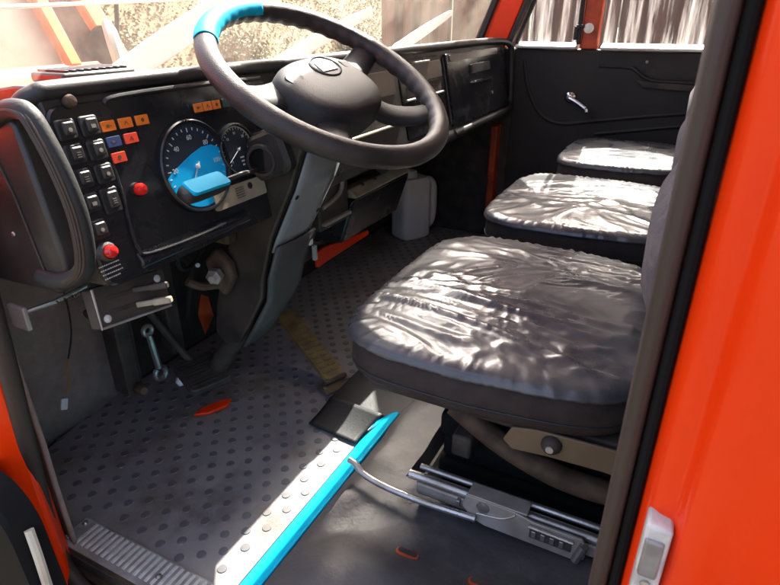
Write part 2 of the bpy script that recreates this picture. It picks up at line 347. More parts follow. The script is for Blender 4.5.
# driver side front pillar, body coloured
bm = bmesh.new(); prism(bm, [(.365, .885), (.395, .868), (.425, .905), (.425, 1.28), (.355, 1.28), (.345, 1.0)], 'z', -.55, 1.0); fin('front_pillar', bm, 'orange', cab, bevel=.008, seg=3)
# sill under the door opening
bm = bmesh.new(); prism(bm, [(.352, -.55), (.352, -.11), (.372, -.085), (.43, -.08), (.43, -.55)], 'y', .0, .93); fin('door_sill', bm, 'orange', cab, bevel=.01, seg=3)
box('sill_step', .425, .47, -.02, .95, -.08, -.006, 'brownblack', cab, bevel=.004)
# rubber door seal, one loop
pth = spline([(.405, .80, 1.25), (.402, .825, .8), (.40, .848, .488), (.40, .872, .293), (.402, .898, .10), (.402, .893, .0), (.402, .85, -.055), (.402, .77, -.066), (.402, .5, -.066), (.402, .08, -.066), (.405, .012, -.04), (.408, -.004, .02), (.408, -.004, .3), (.41, -.003, .7), (.412, -.001, 1.1), (.414, .004, 1.38)], 8)
bm = bmesh.new(); tube(bm, [p for p in pth if p.y > .02 or p.z < -.03], .014, 12); fin('door_seal', bm, 'seal', cab)
# rear pillar: seal strip, dark gap, curved orange skin
bm = bmesh.new(); prism(bm, [(.452, .003), (.418, .004), (.410, .002), (.406, -.004), (.409, -.0105), (.432, -.014), (.452, -.014)], 'z', -.04, 1.5); fin('door_seal', bm, 'seal', cab, bevel=.0025, seg=3)
bm = bmesh.new(); tube(bm, [(.412, -.017, -.06), (.412, -.017, 1.5)], .0045, 10); fin('seal_lip', bm, 'guardrub', cab)
skin = [(.46, -.0205), (.418, -.0215), (.405, -.0235), (.396, -.028), (.3905, -.036), (.3885, -.043), (.3870, -.0455), (.3835, -.0475), (.378, -.0490), (.371, -.053), (.364, -.070), (.356, -.11), (.352, -.16), (.35, -.5), (.46, -.5)]
bm = bmesh.new(); zs = [-.55+2.1*k/30 for k in range(31)]
rows = [[bm.verts.new((x, y, z)) for x, y in skin] for z in zs]
for a, b in zip(rows, rows[1:]):
    for i in range(len(skin)): j = (i+1) % len(skin); bm.faces.new((a[i], a[j], b[j], b[i]))
bm.faces.new(rows[0][::-1]); bm.faces.new(rows[-1]); fin('rear_pillar', bm, 'orange', cab, smooth=60)
box('inner_pillar', .453, .50, -.5, -.0145, -.02, 1.5, 'brownblack', cab, bevel=.006)
# striker plate on the pillar
st = box('striker_plate', .374, .400, -.0465, -.0275, .40, .572, 'sticker', cab, bevel=.003)
box('striker_block', .3705, .388, -.043, -.029, .522, .560, 'alu', st, bevel=.002)
box('striker_slot', .3722, .380, -.0435, -.031, .41, .505, 'rust', st, bevel=.002)
bm = bmesh.new(); lathe(bm, [(.004, 0), (.004, .003), (.002, .004), (0, .004)], zto((.3745, -.037, .513), (-1, 0, 0)), 10); fin('screw', bm, 'steel', st)
# roof, rear wall, passenger side
box('roof', .40, 2.58, -.5, .688, 1.50, 1.54, 'ceil', cab, bevel=0)
box('rear_wall', .40, 2.58, -.54, -.5, -.05, 1.54, 'ceil', cab, bevel=0)
box('windscreen_header', .40, 2.58, .60, .688, 1.44, 1.499, 'orange', cab, bevel=.008)
box('passenger_rear_pillar', 2.51, 2.58, -.5, -.05, -.05, 1.499, 'doorlin', cab, bevel=.006)
# passenger side windscreen pillar: orange with dark seals on both sides
def leanbox(name, m, a, b, wx, wy, parent=cab, bv=.006):
    bm = bmesh.new(); va = [bm.verts.new(Vector(a)+Vector((sx*wx, sy*wy, 0))) for sx, sy in ((-1, -1), (1, -1), (1, 1), (-1, 1))]; vb = [bm.verts.new(Vector(b)+Vector((sx*wx, sy*wy, 0))) for sx, sy in ((-1, -1), (1, -1), (1, 1), (-1, 1))]
    bm.faces.new(va[::-1]); bm.faces.new(vb)
    for i in range(4): bm.faces.new((va[i], va[(i+1) % 4], vb[(i+1) % 4], vb[i]))
    return fin(name, bm, m, parent, bevel=bv)
leanbox('windscreen_pillar', 'orange', (2.515, .795, .80), (2.49, .545, 1.45), .03, .048)
leanbox('pillar_seal', 'rubber', (2.492, .855, .82), (2.47, .610, 1.45), .02, .0145)
leanbox('pillar_seal', 'rubber', (2.497, .728, .82), (2.475, .482, 1.45), .018, .0105)
box('passenger_sill_post', 2.44, 2.50, .735, .765, .10, .50, 'orange_old', cab, bevel=.006)
box('passenger_kick_panel', 2.50, 2.55, .70, 1.255, -.02, .80, 'dirt', cab, bevel=.006)
# windscreen
bm = bmesh.new(); nx = 24; gl = []
for i in range(nx+1):
    u = i/nx; x = .43+(2.475-.43)*u; yb = .985-.10*abs(2*u-1)**3; gl.append((bm.verts.new((x, yb, .795)), bm.verts.new((x, .673-.06*abs(2*u-1)**3, 1.445))))
for a, b in zip(gl, gl[1:]): bm.faces.new((a[0], b[0], b[1], a[1]))
fin('windscreen', bm, 'windscreen', cab)
bm = bmesh.new(); plate(bm, rrect(.25, .27, .05, 6), -.008, .008, frame((2.365, .732, 1.312), (1, 0, 0), (0, -.43, .90), (0, -.90, -.43)), .003); fin('sun_blocker', bm, 'pad', cab)  # unseen panel added to cut off the far end of the floor sun strip
# rounded upper corners of the windscreen opening, unseen, shaped to cut the floor sunlight
def wsy(z): return .985-.48*(z-.795)-.008
for sx, xc in ((1, 2.49), (-1, .42)):
    bm = bmesh.new(); pts = [(xc, 1.10), (xc, 1.44), (xc-sx*.30, 1.44)]+[(xc-sx*(.235-.225*math.sin(R(a))), 1.405-.235*(1-math.cos(R(a)))) for a in range(0, 91, 10)]
    A = [bm.verts.new((x, wsy(z)-.06*(abs(2*(x-.43)/2.045-1)**3), z)) for x, z in pts]; B = [bm.verts.new(v.co+Vector((0, -.02, 0))) for v in A]
    bm.faces.new(A); bm.faces.new(B[::-1])
    for i in range(len(A)): bm.faces.new((A[i], A[(i+1) % len(A)], B[(i+1) % len(A)], B[i]))
    fin('windscreen_corner', bm, 'orange', cab, smooth=30)
# seat platform, a low rubber covered step with a moulded hump by the door
PZ = .055
bm = bmesh.new(); X = [.455+.012*i for i in range(176)]; Y = [.498-.012*j for j in range(51)]
def pz(x, y):
    h = PZ
    h += .034*math.exp(-((x-.575)/.075)**2)*(1/(1+math.exp((y-.455)/.018)))*(1/(1+math.exp((.06-y)/.05)))
    h += .012*noise.noise(Vector((x*7, y*7, 2)))+.006*noise.noise(Vector((x*17, y*17, 5)))
    h += .010*math.exp(-((x-.72)/.06)**2-((y-.47)/.05)**2)
    if y > .476: h = min(h, .058)-((y-.476)/.022)**2*.010
    return h
HOLE = (.845, 1.32, -.08, .385)
rows = [[bm.verts.new((x, y, pz(x, y) if not (HOLE[0] < x < HOLE[1] and HOLE[2] < y < HOLE[3]) else .012)) for x in X] for y in Y]
for a, b in zip(rows, rows[1:]):
    for i in range(len(X)-1): bm.faces.new((a[i], a[i+1], b[i+1], b[i]))
ff = [bm.verts.new((x, .499, -.003)) for x in X]
for i in range(len(X)-1): bm.faces.new((ff[i], ff[i+1], rows[0][i+1], rows[0][i]))
sp = fin('seat_platform', bm, 'platform', cab, smooth=50)
# blue highlight along the foot of the platform, painted as a solid strip
bm = bmesh.new(); n = 60
prof = [(.5005, -.002), (.5640, -.002), (.5625, .003), (.5300, .034), (.5120, .047), (.5005, .050)]
prism(bm, prof, 'x', .456, 1.035); fin('edge_highlight', bm, 'cyan', cab, bevel=.003)
# slots cut in the platform
for (x, y) in ((.655, .300), (.655, .166)):
    z = pz(x, y)+.002
    bm = bmesh.new(); plate(bm, rrect(.016, .042, .0075, 5), -.003, .0012, Matrix.Translation((x, y, z))); fin('platform_slot', bm, 'orange_old', cab)
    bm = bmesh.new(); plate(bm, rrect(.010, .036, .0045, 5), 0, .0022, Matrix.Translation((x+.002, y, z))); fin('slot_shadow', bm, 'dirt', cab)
# ribbed aluminium tread plate on the sill
tp = box('tread_plate', .425, .492, .30, .938, -.003, .006, 'alu', cab, bevel=.002)
bm = bmesh.new(); prism(bm, [(.4275, -.05), (.4275, .0055), (.424, .0055), (.418, -.05)], 'y', .30, .938); fin('plate_lip', bm, 'rust', tp)
rib = None
for k in range(42):
    y = .90-.0095*k*1.5
    if y < .31: break
    if rib is None:
        bm = bmesh.new(); bx(bm, .437, .487, -.0035, .0035, .0058, .0088, Matrix.Shear('XY', 4, (0, 0))); rib = fin('rib', bm, 'sticker', tp, bevel=.001); rib.location.y = y; base = rib
    else:
        c = base.copy(); col.objects.link(c); c.location.y = y
for (x, y) in ((.44, .925), (.478, .925), (.455, .70), (.455, .45)):
    bm = bmesh.new(); lathe(bm, [(.006, 0), (.006, .003), (.003, .0055), (0, .006)], Matrix.Translation((x, y, .006)), 12); fin('rivet', bm, 'steel', tp)

# cream edged rubber guard beside the front jamb
sg = empty('door_guard', (.31, .80, -.1), 'black rounded rubber guard with cream edge in the bottom left corner', 'door guard')
bm = bmesh.new(); plate(bm, rrect(.19, .50, .07, 8), -.025, .02, frame((.318, .845, .035), (.10, .99, -.05), (0, .05, 1), (-.99, .1, 0)), .008); fin('body', bm, 'guardrub', sg)
bm = bmesh.new(); tube(bm, spline([(.312, .757, .235), (.306, .744, .19), (.303, .742, .1), (.303, .744, -.1)], 5), .007, 8); fin('edge_strip', bm, 'creamlite', sg)

# ------------------------------------------------------------------ floor mat with raised studs
fm = empty('floor_mat', (1.4, .85, 0), 'dark grey studded rubber mat covering the footwell floor', 'floor mat')
bm = bmesh.new(); out = [(.435, .915), (.47, 1.015), (.563, 1.198), (.70, 1.228), (.90, 1.238), (2.48, 1.24), (2.48, .5655), (.455, .5655), (.435, .60)]
prism(bm, out, 'z', -.0035, .0005); fin('sheet', bm, 'matr', fm, smooth=0)
PIT = .0405; an = R(-52); dots = []
for i in range(-70, 71):
    for j in range(-70, 71):
        x = .633+PIT*(i*math.cos(an)-j*math.sin(an)); y = .802+PIT*(i*math.sin(an)+j*math.cos(an))
        if .45 < x < 2.46 and .583 < y < 1.225 and not (x < .60 and y > 1.20-(.60-x)*2.0) and not (x < .505 and y < .945) and not (x > 1.015 and y < .715): dots.append((x, y))
dots.sort(key=lambda p: p[0]**2+p[1]**2)
sbm = bmesh.new(); lathe(sbm, [(.0097, 0), (.0088, .0016), (0, .0019)], Matrix.Identity(4), 10)
bmesh.ops.delete(sbm, geom=[f for f in sbm.faces if len(f.verts) > 4], context='FACES_ONLY')
sme = bpy.data.meshes.new('stud'); sbm.to_mesh(sme); sme.materials.append(M['stud']); sme.polygons.foreach_set('use_smooth', [True]*len(sme.polygons)); sme.set_sharp_from_angle(angle=R(40))
for (x, y) in dots[:300]:
    o = bpy.data.objects.new('stud', sme); col.objects.link(o); o.parent = fm; o.location = Vector((x, y, .0005))-fm.location
rb = bmesh.new()
for (x, y) in dots[300:]:
    c = sbm.copy(); bmesh.ops.translate(c, vec=(x, y, .0005), verts=c.verts); tmp = bpy.data.meshes.new('t'); c.to_mesh(tmp); c.free(); rb.from_mesh(tmp); bpy.data.meshes.remove(tmp)
sbm.free(); o = fin('studs', rb, 'stud', fm, smooth=40); o['kind'] = 'stuff'
# curled free corner of the mat, dark rubber standing in for its shade
bm = bmesh.new(); gr = []
for i in range(11):
    u = i/10; row = []
    for j in range(15):
        v = j/14; x = .93+.105*u; y = .5665+.14*v
        z = .0045+(.030*u**2.2)*(1-.55*v)+.008*u*(1-v)**2
        row.append(bm.verts.new((x+.012*v-.02*u*(1-v)**2, y-.030*u**2*(1-v), z)))
    gr.append(row)
for a, b in zip(gr, gr[1:]):
    for j in range(14): bm.faces.new((a[j], a[j+1], b[j+1], b[j]))
fl = fin('mat_corner', bm, 'rubber', fm); q_ = fl.modifiers.new('s', 'SOLIDIFY'); q_.thickness = .004; q_.offset = -1
tc_ = box('floor_cover', 1.045, 1.60, .5005, .715, -.003, .012, 'rubber', cab, bevel=.005)

# ================================================================== DASHBOARD
db = empty('dashboard', (1.45, .85, .57), 'black dashboard with switches, round gauges and glovebox under the windscreen', 'dashboard')
DN = Vector((0, -1, .2)).normalized(); DU = Vector((0, .2, 1)).normalized()
def DM(x, z, off=0):
    p = Vector((x, .70+(z-.57)*.2, z))+DN*off
    return frame(p, (1, 0, 0), DU, DN)
bm = bmesh.new()
prism(bm, [(.702, .570), (.7515, .815), (.757, .830), (.770, .838), (.80, .838), (.985, .812), (.985, .60), (.90, .555)], 'x', .486, 2.49); fin('body', bm, 'black', db, bevel=.004)
bm = bmesh.new(); tube(bm, spline([(.470, .80, .775), (.474, .775, .815), (.490, .762, .829), (.52, .758, .8325), (.7, .757, .833), (1.2, .757, .833), (1.8, .757, .833), (2.30, .752, .833), (2.44, .738, .828), (2.478, .722, .815), (2.488, .715, .78), (2.488, .705, .62), (2.47, .70, .585), (2.42, .697, .572), (2.3, .696, .570), (1.83, .696, .568)], 6), .0125, 12); fin('padded_edge', bm, 'pad', db)
bm = bmesh.new(); tube(bm, [(1.35, .712, .561), (1.83, .710, .564), (2.44, .712, .566)], .020, 12); fin('lower_pad', bm, 'pad', db)
# end panel by the door
bm = bmesh.new(); prism(bm, [(.728, .590), (.760, .795), (.785, .820), (.985, .805), (.985, .55), (.76, .56)], 'x', .452, .484); ep = fin('end_panel', bm, 'black', db, bevel=.006, seg=3)
bm = bmesh.new(); tube(bm, [(.4505, .835, .80), (.4505, .80, .70), (.4505, .775, .575)], .0016, 6); fin('seam', bm, 'seal', ep)
bm = bmesh.new(); lathe(bm, [(.004, 0), (.003, .002), (0, .0025)], zto((.4515, .83, .64), (-1, 0, 0)), 10); fin('screw', bm, 'steel', ep)
# grab handle: ribbed rubber covered
hp = spline([(.452, .80, .800), (.449, .760, .815), (.446, .718, .815), (.447, .698, .785), (.450, .683, .736), (.452, .676, .685), (.451, .681, .632), (.449, .70, .604), (.449, .745, .585), (.452, .79, .583)], 8)
bm = bmesh.new(); tube(bm, hp, .0125, 12, flat=1.0); gh = fin('grab_handle', bm, 'rubber', db)
for k in range(4):
    bm = bmesh.new(); off = [(-.0125, -.002), (-.009, -.0085), (-.0115, -.0055), (-.0122, .002)][k]
    tube(bm, [p+Vector((off[0], off[1], 0)) for p in hp[6:-12]], .0022, 6); fin('rib', bm, 'seal', gh)
# instrument fascia
bm = bmesh.new(); plate(bm, rrect(.455, .252, .022, 6), -.004, .0035, DM(.712, .690), .003); fascia = fin('instrument_panel', bm, 'gloss', db)
def ring(path, r, m, name, parent):
    bm = bmesh.new(); tube(bm, path, r, 8); return fin(name, bm, m, parent)
P = lambda x, z, o=0: (DM(x, z, o) @ Vector((0, 0, 0)))
ring(spline([P(.5575, .728, .002), P(.5545, .68, .005), P(.549, .63, .006), P(.549, .606, .008), P(.562, .594, .010), P(.66, .590, .012), P(.78, .592, .012)], 6), .003, 'gloss', 'bezel_ridge', db)
# protruding lower lip and cream trim
bm = bmesh.new(); prism(bm, [(.704, .574), (.696, .574), (.690, .583), (.692, .590), (.708, .606)], 'x', .545, .795); fin('lower_lip', bm, 'gloss', db, bevel=.004, seg=3)
bm = bmesh.new(); plate(bm, rrect(.135, .034, .004, 3), 0, .009, DM(.790, .6305)); ct = fin('trim_plate', bm, 'cream', db)
bm = bmesh.new(); lathe(bm, [(.006, .009), (.006, .0105), (0, .0105)], DM(.815, .637), 14); fin('hole', bm, 'dirt', ct)
for k in range(5):
    bm = bmesh.new(); plate(bm, rrect(.022, .0012, .0004, 2), .0085, .0097, DM(.787, .640-.0042*k)); fin('vent_slit', bm, 'brownblack', ct)
# rocker switches
def rocker(x, z, big=1):
    bm = bmesh.new(); plate(bm, rrect(.0285, .0275*big, .004, 4), .003, .0075, DM(x, z), .002); s = fin('switch', bm, 'rubber', db)
    bm = bmesh.new(); plate(bm, rrect(.017, .0175*big, .0025, 3), .007, .0125, DM(x+.001, z+.001), .0018); r = fin('rocker', bm, 'pad', s)
    bm = bmesh.new(); kind = random.choice((0, 1, 2)); mm = DM(x+.001, z-.001)
    if kind == 0:
        for a in (-.003, 0, .003): plate(bm, [(-.003, a-.0004), (.003, a-.0004), (.003, a+.0004), (-.003, a+.0004)], .0125, .0128, mm)
    elif kind == 1: lathe(bm, [(.003, .0125), (.003, .0128), (0, .0129)], mm, 8)
    else: plate(bm, [(-.0035, -.0025), (.0035, -.0025), (.0035, .0025), (-.0035, .0025)], .0125, .0128, mm)
    fin('symbol', bm, 'zinc', r)
for x, z, b in ((.505, .783, 1), (.540, .783, 1), (.505, .751, 1), (.539, .751, 1), (.504, .719, 1), (.538, .719, 1), (.502, .686, 1), (.534, .682, 1.35), (.500, .650, 1)): rocker(x, z, b)
# pull knob at the top corner
bm = bmesh.new(); lathe(bm, [(.008, 0), (.009, .008), (.007, .012), (0, .013)], DM(.523, .8165), 16); fin('round_plug', bm, 'rust', db)
# red push buttons in dark collars
for x, z in ((.500, .618), (.580, .686)):
    big = x < .55
    bm = bmesh.new(); lathe(bm, [(.0145 if big else .011, .002), (.0135 if big else .010, .010), (.0105, .012), (.0105, .003)], DM(x, z), 24); c = fin('push_button', bm, 'rubber' if not big else 'brownblack', db)
    bm = bmesh.new(); lathe(bm, [(.0092, .004), (.0092, .017), (.0075, .021), (.004, .0228), (0, .0232)], DM(x, z), 24); fin('cap', bm, 'redknob', c)
# tell-tale lamps
tl = [(.569, .7785, 'ambertile'), (.599, .7785, 'ambertile'), (.629, .7785, 'ambertile'), (.570, .757, 'bluetile'), (.600, .757, 'redtile'), (.570, .735, 'redtile'),
      (.747, .7815, 'ambertile'), (.7685, .7815, 'ambertile'), (.7900, .7815, 'ambertile'), (.815, .7815, 'greentile'), (.838, .7815, 'greentile')]
for i, (x, z, m) in enumerate(tl):
    wd = .0235 if i < 6 else .0195
    bm = bmesh.new(); plate(bm, rrect(wd, .0145, .0012, 2), .003, .0058, DM(x, z), .0008); o = fin('warning_lamp', bm, m, db)
    if m != 'greentile':
        bm = bmesh.new(); mm = DM(x, z)
        k = i % 3
        if k == 0: plate(bm, [(-.004, -.002), (.001, -.002), (.001, .002), (-.004, .002)], .0057, .0060, mm); plate(bm, [(.002, -.0005), (.005, -.0005), (.005, .0005), (.002, .0005)], .0057, .0060, mm)
        elif k == 1: plate(bm, [(-.004, -.003), (-.003, -.003), (0, .001), (.003, -.003), (.004, -.003), (.0005, .003), (-.0005, .003)], .0057, .0060, mm)
        else: lathe(bm, [(.003, .0057), (.003, .0060), (0, .0061)], mm, 10)
        fin('symbol', bm, 'rust', o)
# printed notice: four short lines of tiny white print
random.seed(3)
for k in range(4):
    bm = bmesh.new(); mm = DM(.4985, .6005-.0062*k); xx = -.0175+.001*k
    while xx < .017-.002*(k == 3)*3:
        wd = random.uniform(.0010, .0026); plate(bm, [(xx, -.0009), (xx+wd, -.0009), (xx+wd, .0009), (xx, .0009)], .0034, .0037, mm); xx += wd+.0012
    fin('printed_line', bm, 'white', db)
# gauges
def gauge(x, z, r, nums, a0, a1, needle, blue):
    mm = DM(x, z)
    bm = bmesh.new(); lathe(bm, [(r*1.07, .002), (r*1.065, .010), (r*1.035, .0125), (r*.99, .0118), (r*.975, .0072)], mm, 56)
    bmesh.ops.delete(bm, geom=[f for f in bm.faces if len(f.verts) > 4], context='FACES_ONLY'); b = fin('gauge', bm, 'gloss', db)
    bm = bmesh.new(); lathe(bm, [(r*.99, .003), (r*.99, .0068), (0, .0068)], mm, 56); fin('dial', bm, 'dial', b)
    if blue:
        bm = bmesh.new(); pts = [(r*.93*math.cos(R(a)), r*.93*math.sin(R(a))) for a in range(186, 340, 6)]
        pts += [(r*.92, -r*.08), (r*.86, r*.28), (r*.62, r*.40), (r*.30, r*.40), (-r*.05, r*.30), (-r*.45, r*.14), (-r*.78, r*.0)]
        plate(bm, pts, .0069, .0074, mm); fin('sky_reflection', bm, 'dialblue', b)  # reflection of the sky painted over the lower dial
    bm = bmesh.new(); n = (len(nums)-1)*4
    for k in range(n+1):
        a = R(a0+(a1-a0)*k/n); l = .10 if k % 4 == 0 else .06; c, s = math.cos(a), math.sin(a); q = r*.012
        plate(bm, [(c*r*.88-s*q, s*r*.88+c*q), (c*r*(.88-l)-s*q, s*r*(.88-l)+c*q), (c*r*(.88-l)+s*q, s*r*(.88-l)-c*q), (c*r*.88+s*q, s*r*.88-c*q)], .0074, .0079, mm)
    fin('scale_marks', bm, 'white', b)
    for k, t in enumerate(nums):
        if t:
            a = R(a0+(a1-a0)*k/(len(nums)-1)); text_part('numeral', t, r*.155, mm @ Matrix.Translation((math.cos(a)*r*.66, math.sin(a)*r*.66, .0077)), 'white', b)
    a = R(needle); c, s = math.cos(a), math.sin(a)
    bm = bmesh.new(); plate(bm, [(c*r*.82, s*r*.82), (-c*r*.12-s*r*.022, -s*r*.12+c*r*.022), (-c*r*.12+s*r*.022, -s*r*.12-c*r*.022)], .0095, .0105, mm); lathe(bm, [(r*.055, .008), (r*.055, .0112), (0, .0116)], mm, 16); fin('needle', bm, 'white', b)
    return b
g1 = gauge(.706, .694, .071, ['0', '20', '40', '60', '80', '100', '120'], 222, -42, 232, True)
g2 = gauge(.811, .7025, .043, ['0', '5', '10', '15', '20', '25', '30'], 222, -42, 212, False)
bm = bmesh.new(); mm = DM(.811, .7025); pts = [(math.cos(R(a))*.0405, math.sin(R(a))*.0405) for a in range(-10, 131, 7)]+[(math.cos(R(a))*.0385, math.sin(R(a))*.0385) for a in range(130, -11, -7)]
plate(bm, pts, .0072, .0077, mm); fin('scale_arc', bm, 'creamlite', g2)
for k in range(3):
    bm = bmesh.new(); plate(bm, rrect(.010-.002*k, .0028, .0006, 2), .0072, .0077, DM(.817, .688-.0065*k)); fin('dial_print', bm, 'white', g2)
# demister outlet on top
dv = box('demister_outlet', .60, .735, .855, .935, .826, .842, 'black', db, bevel=.005, mtx=Matrix.Translation((0, 0, 0)))
for k in range(9): box('slat', .61+.0135*k, .617+.0135*k, .863, .928, .8415, .8455, 'rubber', dv, bevel=.001)
# warning lamp hood: shallow moulded eyebrow over the gauges
bm = bmesh.new(); tube(bm, spline([P(.575, .808, .002), P(.60, .815, .005), P(.75, .816, .006), P(.92, .813, .005)], 6), .004, 8); fin('hood_ridge', bm, 'pad', db)
# middle compartments
def panel(name, x0, x1, z0, z1, m, h=.004, parent=db, cham=.002):
    bm = bmesh.new(); plate(bm, rrect(x1-x0, z1-z0, .006, 4), -.003, h, DM((x0+x1)/2, (z0+z1)/2), cham); return fin(name, bm, m, parent)
M['brownlid'] = mat('brown_tinted_lid', (.055, .040, .030), .28, c2=(.085, .062, .045), scale=6)
md = panel('radio_panel', .965, 1.49, .59, .815, 'black')
o = panel('tray_recess', 1.50, 1.805, .60, .812, 'gloss', .003)
panel('lid', 1.52, 1.79, .748, .797, 'brownlid', .008, o); box('lid_tag', 1.60, 1.70, .733, .739, .797, .803, 'creamlite', o, bevel=.001)
ring([P(1.52, .705, .006), P(1.79, .705, .006)], .0035, 'zinc', 'slot_edge', o)
panel('slot', 1.53, 1.78, .712, .742, 'dirt', .004, o)
panel('slot', 1.10, 1.46, .66, .70, 'dirt', .006, md); ring([P(1.10, .655, .006), P(1.46, .655, .006)], .004, 'cream', 'slot_edge', md)
panel('lid', 1.10, 1.46, .73, .79, 'brownlid', .008, md)
gb = panel('glovebox_lid', 1.835, 2.44, .588, .812, 'gloss', .009, cham=.003)
panel('top_trim', 1.86, 2.36, .785, .806, 'brownlid', .0115, gb)
bm = bmesh.new(); plate(bm, rrect(.20, .030, .006, 4), .008, .016, DM(2.14, .752), .003); la = fin('latch', bm, 'pad', gb)
bm = bmesh.new(); plate(bm, rrect(.19, .008, .003, 3), .008, .018, DM(2.15, .708), .001); fin('pull', bm, 'chrome', la)
bm = bmesh.new(); lathe(bm, [(.006, .008), (.005, .011), (0, .012)], DM(2.25, .655), 12); fin('lock', bm, 'zinc', gb)
ring([P(1.822, .60, .003), P(1.820, .80, .003)], .004, 'pad', 'divider', db)

# lower parcel tray under the middle of the dash, with cream edge and black skirt
tr = empty('parcel_tray', (1.4, .8, .40), 'black tray with pale cream lip below the middle of the dashboard', 'tray')
bm = bmesh.new(); prism(bm, [(.748, .488), (.752, .470), (.790, .36), (1.05, .33), (1.05, .46), (.80, .47)], 'x', 1.26, 1.60); fin('skirt', bm, 'gloss', tr, bevel=.008, seg=3)
bm = bmesh.new(); prism(bm, [(.745, .4895), (.741, .494), (.765, .512), (.80, .508), (.80, .4895)], 'x', 1.265, 1.595); fin('lip', bm, 'cream', tr, bevel=.003)
box('back_shelf', 1.18, 1.66, .80, 1.05, .52, .535, 'brownblack', tr)
b2 = box('side_box', 1.12, 1.255, .76, .90, .44, .555, 'brownblack', tr, bevel=.006)
box('side_lip', 1.125, 1.25, .748, .772, .455, .463, 'zinc', b2, bevel=.002)
bm = bmesh.new(); tube(bm, spline([(1.13, .757, .60), (1.20, .752, .61), (1.215, .752, .56), (1.20, .754, .52), (1.13, .76, .50)], 5), .006, 8); fin('bracket', bm, 'zinc', tr)
for x in (1.33, 1.40):
    bm = bmesh.new(); lathe(bm, [(.006, 0), (.006, .003), (0, .004)], zto((x, .762, .511), (0, -.5, 1)), 10); fin('clip', bm, 'brownblack', tr)
# heater duct with old orange flange
hb = empty('heater_box', (1.7, 1.05, .1), 'black heater box with orange flange low under the dashboard', 'heater')
bm = bmesh.new(); prism(bm, [(.862, .42), (.893, .296), (.92, .285), (1.22, .285), (1.22, .42)], 'x', 1.16, 1.60); fin('casing', bm, 'black', hb, bevel=.012, seg=3)
bm = bmesh.new(); prism(bm, [(1.262, .272), (1.262, .318), (1.30, .322), (1.56, .292), (1.56, .276), (1.30, .274)], 'y', .872, .884); fin('flange', bm, 'orange', hb, bevel=.003)
box('end_clip', 1.245, 1.258, .868, .880, .30, .345, 'white', hb)
# cowl outside, in front of the dashboard
box('cowl', .36, 2.58, .99, 1.30, .66, .68, 'orange', cab, bevel=.004)

# ================================================================== STEERING
swc = Vector((.932, .594, .818)); wn = Vector((-.108, -.578, 1)).normalized()
e1 = Vector((1, 0, 0)); e1 = (e1-wn*e1.dot(wn)).normalized(); e2 = wn.cross(e1)      # e1: to the right, e2: forward and up
WM = frame(swc, e1, e2, wn); RW = .2165; rr0 = .0192
sw = empty('steering_wheel', swc, 'large black four spoke steering wheel with padded hub above the driver seat', 'steering wheel')
def wp(a, r, h=0): return WM @ Vector((r*math.cos(R(a)), r*math.sin(R(a)), h))
def rim(bm, a0, a1, n, fat=0, closed=False, top=False):
    path = []; rad = []
    for k in range(n+(0 if closed else 1)):
        a = a0+(a1-a0)*k/n; path.append((a, wp(a, RW)))
    rings = []; m = 20
    for a, p in path:
        ra = (p-swc).normalized(); ring_ = []
        for j in range(m):
            t = 2*math.pi*j/m if not top else R(5+165*j/(m-1)); q = rr0+fat
            inner = max(0, -math.cos(t)*.8-math.sin(t)*.6)
            if fat == 0: q *= 1-.13*inner*(.5+.5*math.cos(R(a)*44))
            else: q *= 1-.10*inner*(.5+.5*math.cos(R(a)*44))
            ring_.append(bm.verts.new(p+ra*(q*math.cos(t))+wn*(q*1.03*math.sin(t))))
        rings.append(ring_)
    L = len(rings)
    for i in range(L if closed else L-1):
        A, B = rings[i], rings[(i+1) % L]
        for j in range(m-1 if top else m): bm.faces.new((A[j], A[(j+1) % m], B[(j+1) % m], B[j]))
    if not closed and not top: bm.faces.new(rings[0][::-1]); bm.faces.new(rings[-1])
bm = bmesh.new(); rim(bm, 0, 360, 352, closed=True); fin('rim', bm, 'rimleather', sw, smooth=60)
bm = bmesh.new(); rim(bm, 80, 137, 57, fat=.0009, top=True); rw_ = fin('rim_highlight', bm, 'cyan', sw, smooth=60); q_ = rw_.modifiers.new('s', 'SOLIDIFY'); q_.thickness = .0008; q_.offset = 0  # blue highlight along the top of the rim, painted as a thin shell
# hub: padded pad, broad oval blending into spokes
bm = bmesh.new(); n = 64; prof = [(0, .020), (.25, .0197), (.5, .0185), (.74, .0155), (.88, .010), (.95, .002), (.99, -.012), (1.0, -.030), (.90, -.055)]
def hubr(t):
    c, s = math.cos(t), math.sin(t); k = (abs(c)**2.6+abs(s)**2.6)**(-1/2.6)
    return (.116*c*k, (.074 if s > 0 else .094)*s*k)
cv = bm.verts.new(WM @ Vector((0, 0, .020-.012))); prev = None
for f, h in prof[1:]:
    rg = []
    for k in range(n):
        x, y = hubr(2*math.pi*k/n); rg.append(bm.verts.new(WM @ Vector((x*f, y*f, h-.012))))
    for k in range(n):
        if prev is None: bm.faces.new((cv, rg[k], rg[(k+1) % n]))
        else: bm.faces.new((prev[k], rg[k], rg[(k+1) % n], prev[(k+1) % n]))
    prev = rg
bm.faces.new(prev[::-1]); hb_ = fin('hub', bm, 'hub', sw, smooth=70)
bm = bmesh.new(); lathe(bm, [(.031, -.001), (.031, .0015), (.0285, .003), (.027, .0012)], WM @ Matrix.Translation((.012, .024, .0072)) @ Matrix.Diagonal((1.15, .92, 1, 1)), 32); em = fin('emblem_ring', bm, 'rubber', hb_)
bm = bmesh.new(); plate(bm, [(-.024, -.012), (.020, -.014), (.026, .006), (.012, .016), (-.020, .014)], .0, .0022, WM @ Matrix.Translation((.012, .024, .0080))); fin('emblem', bm, 'sticker', em)
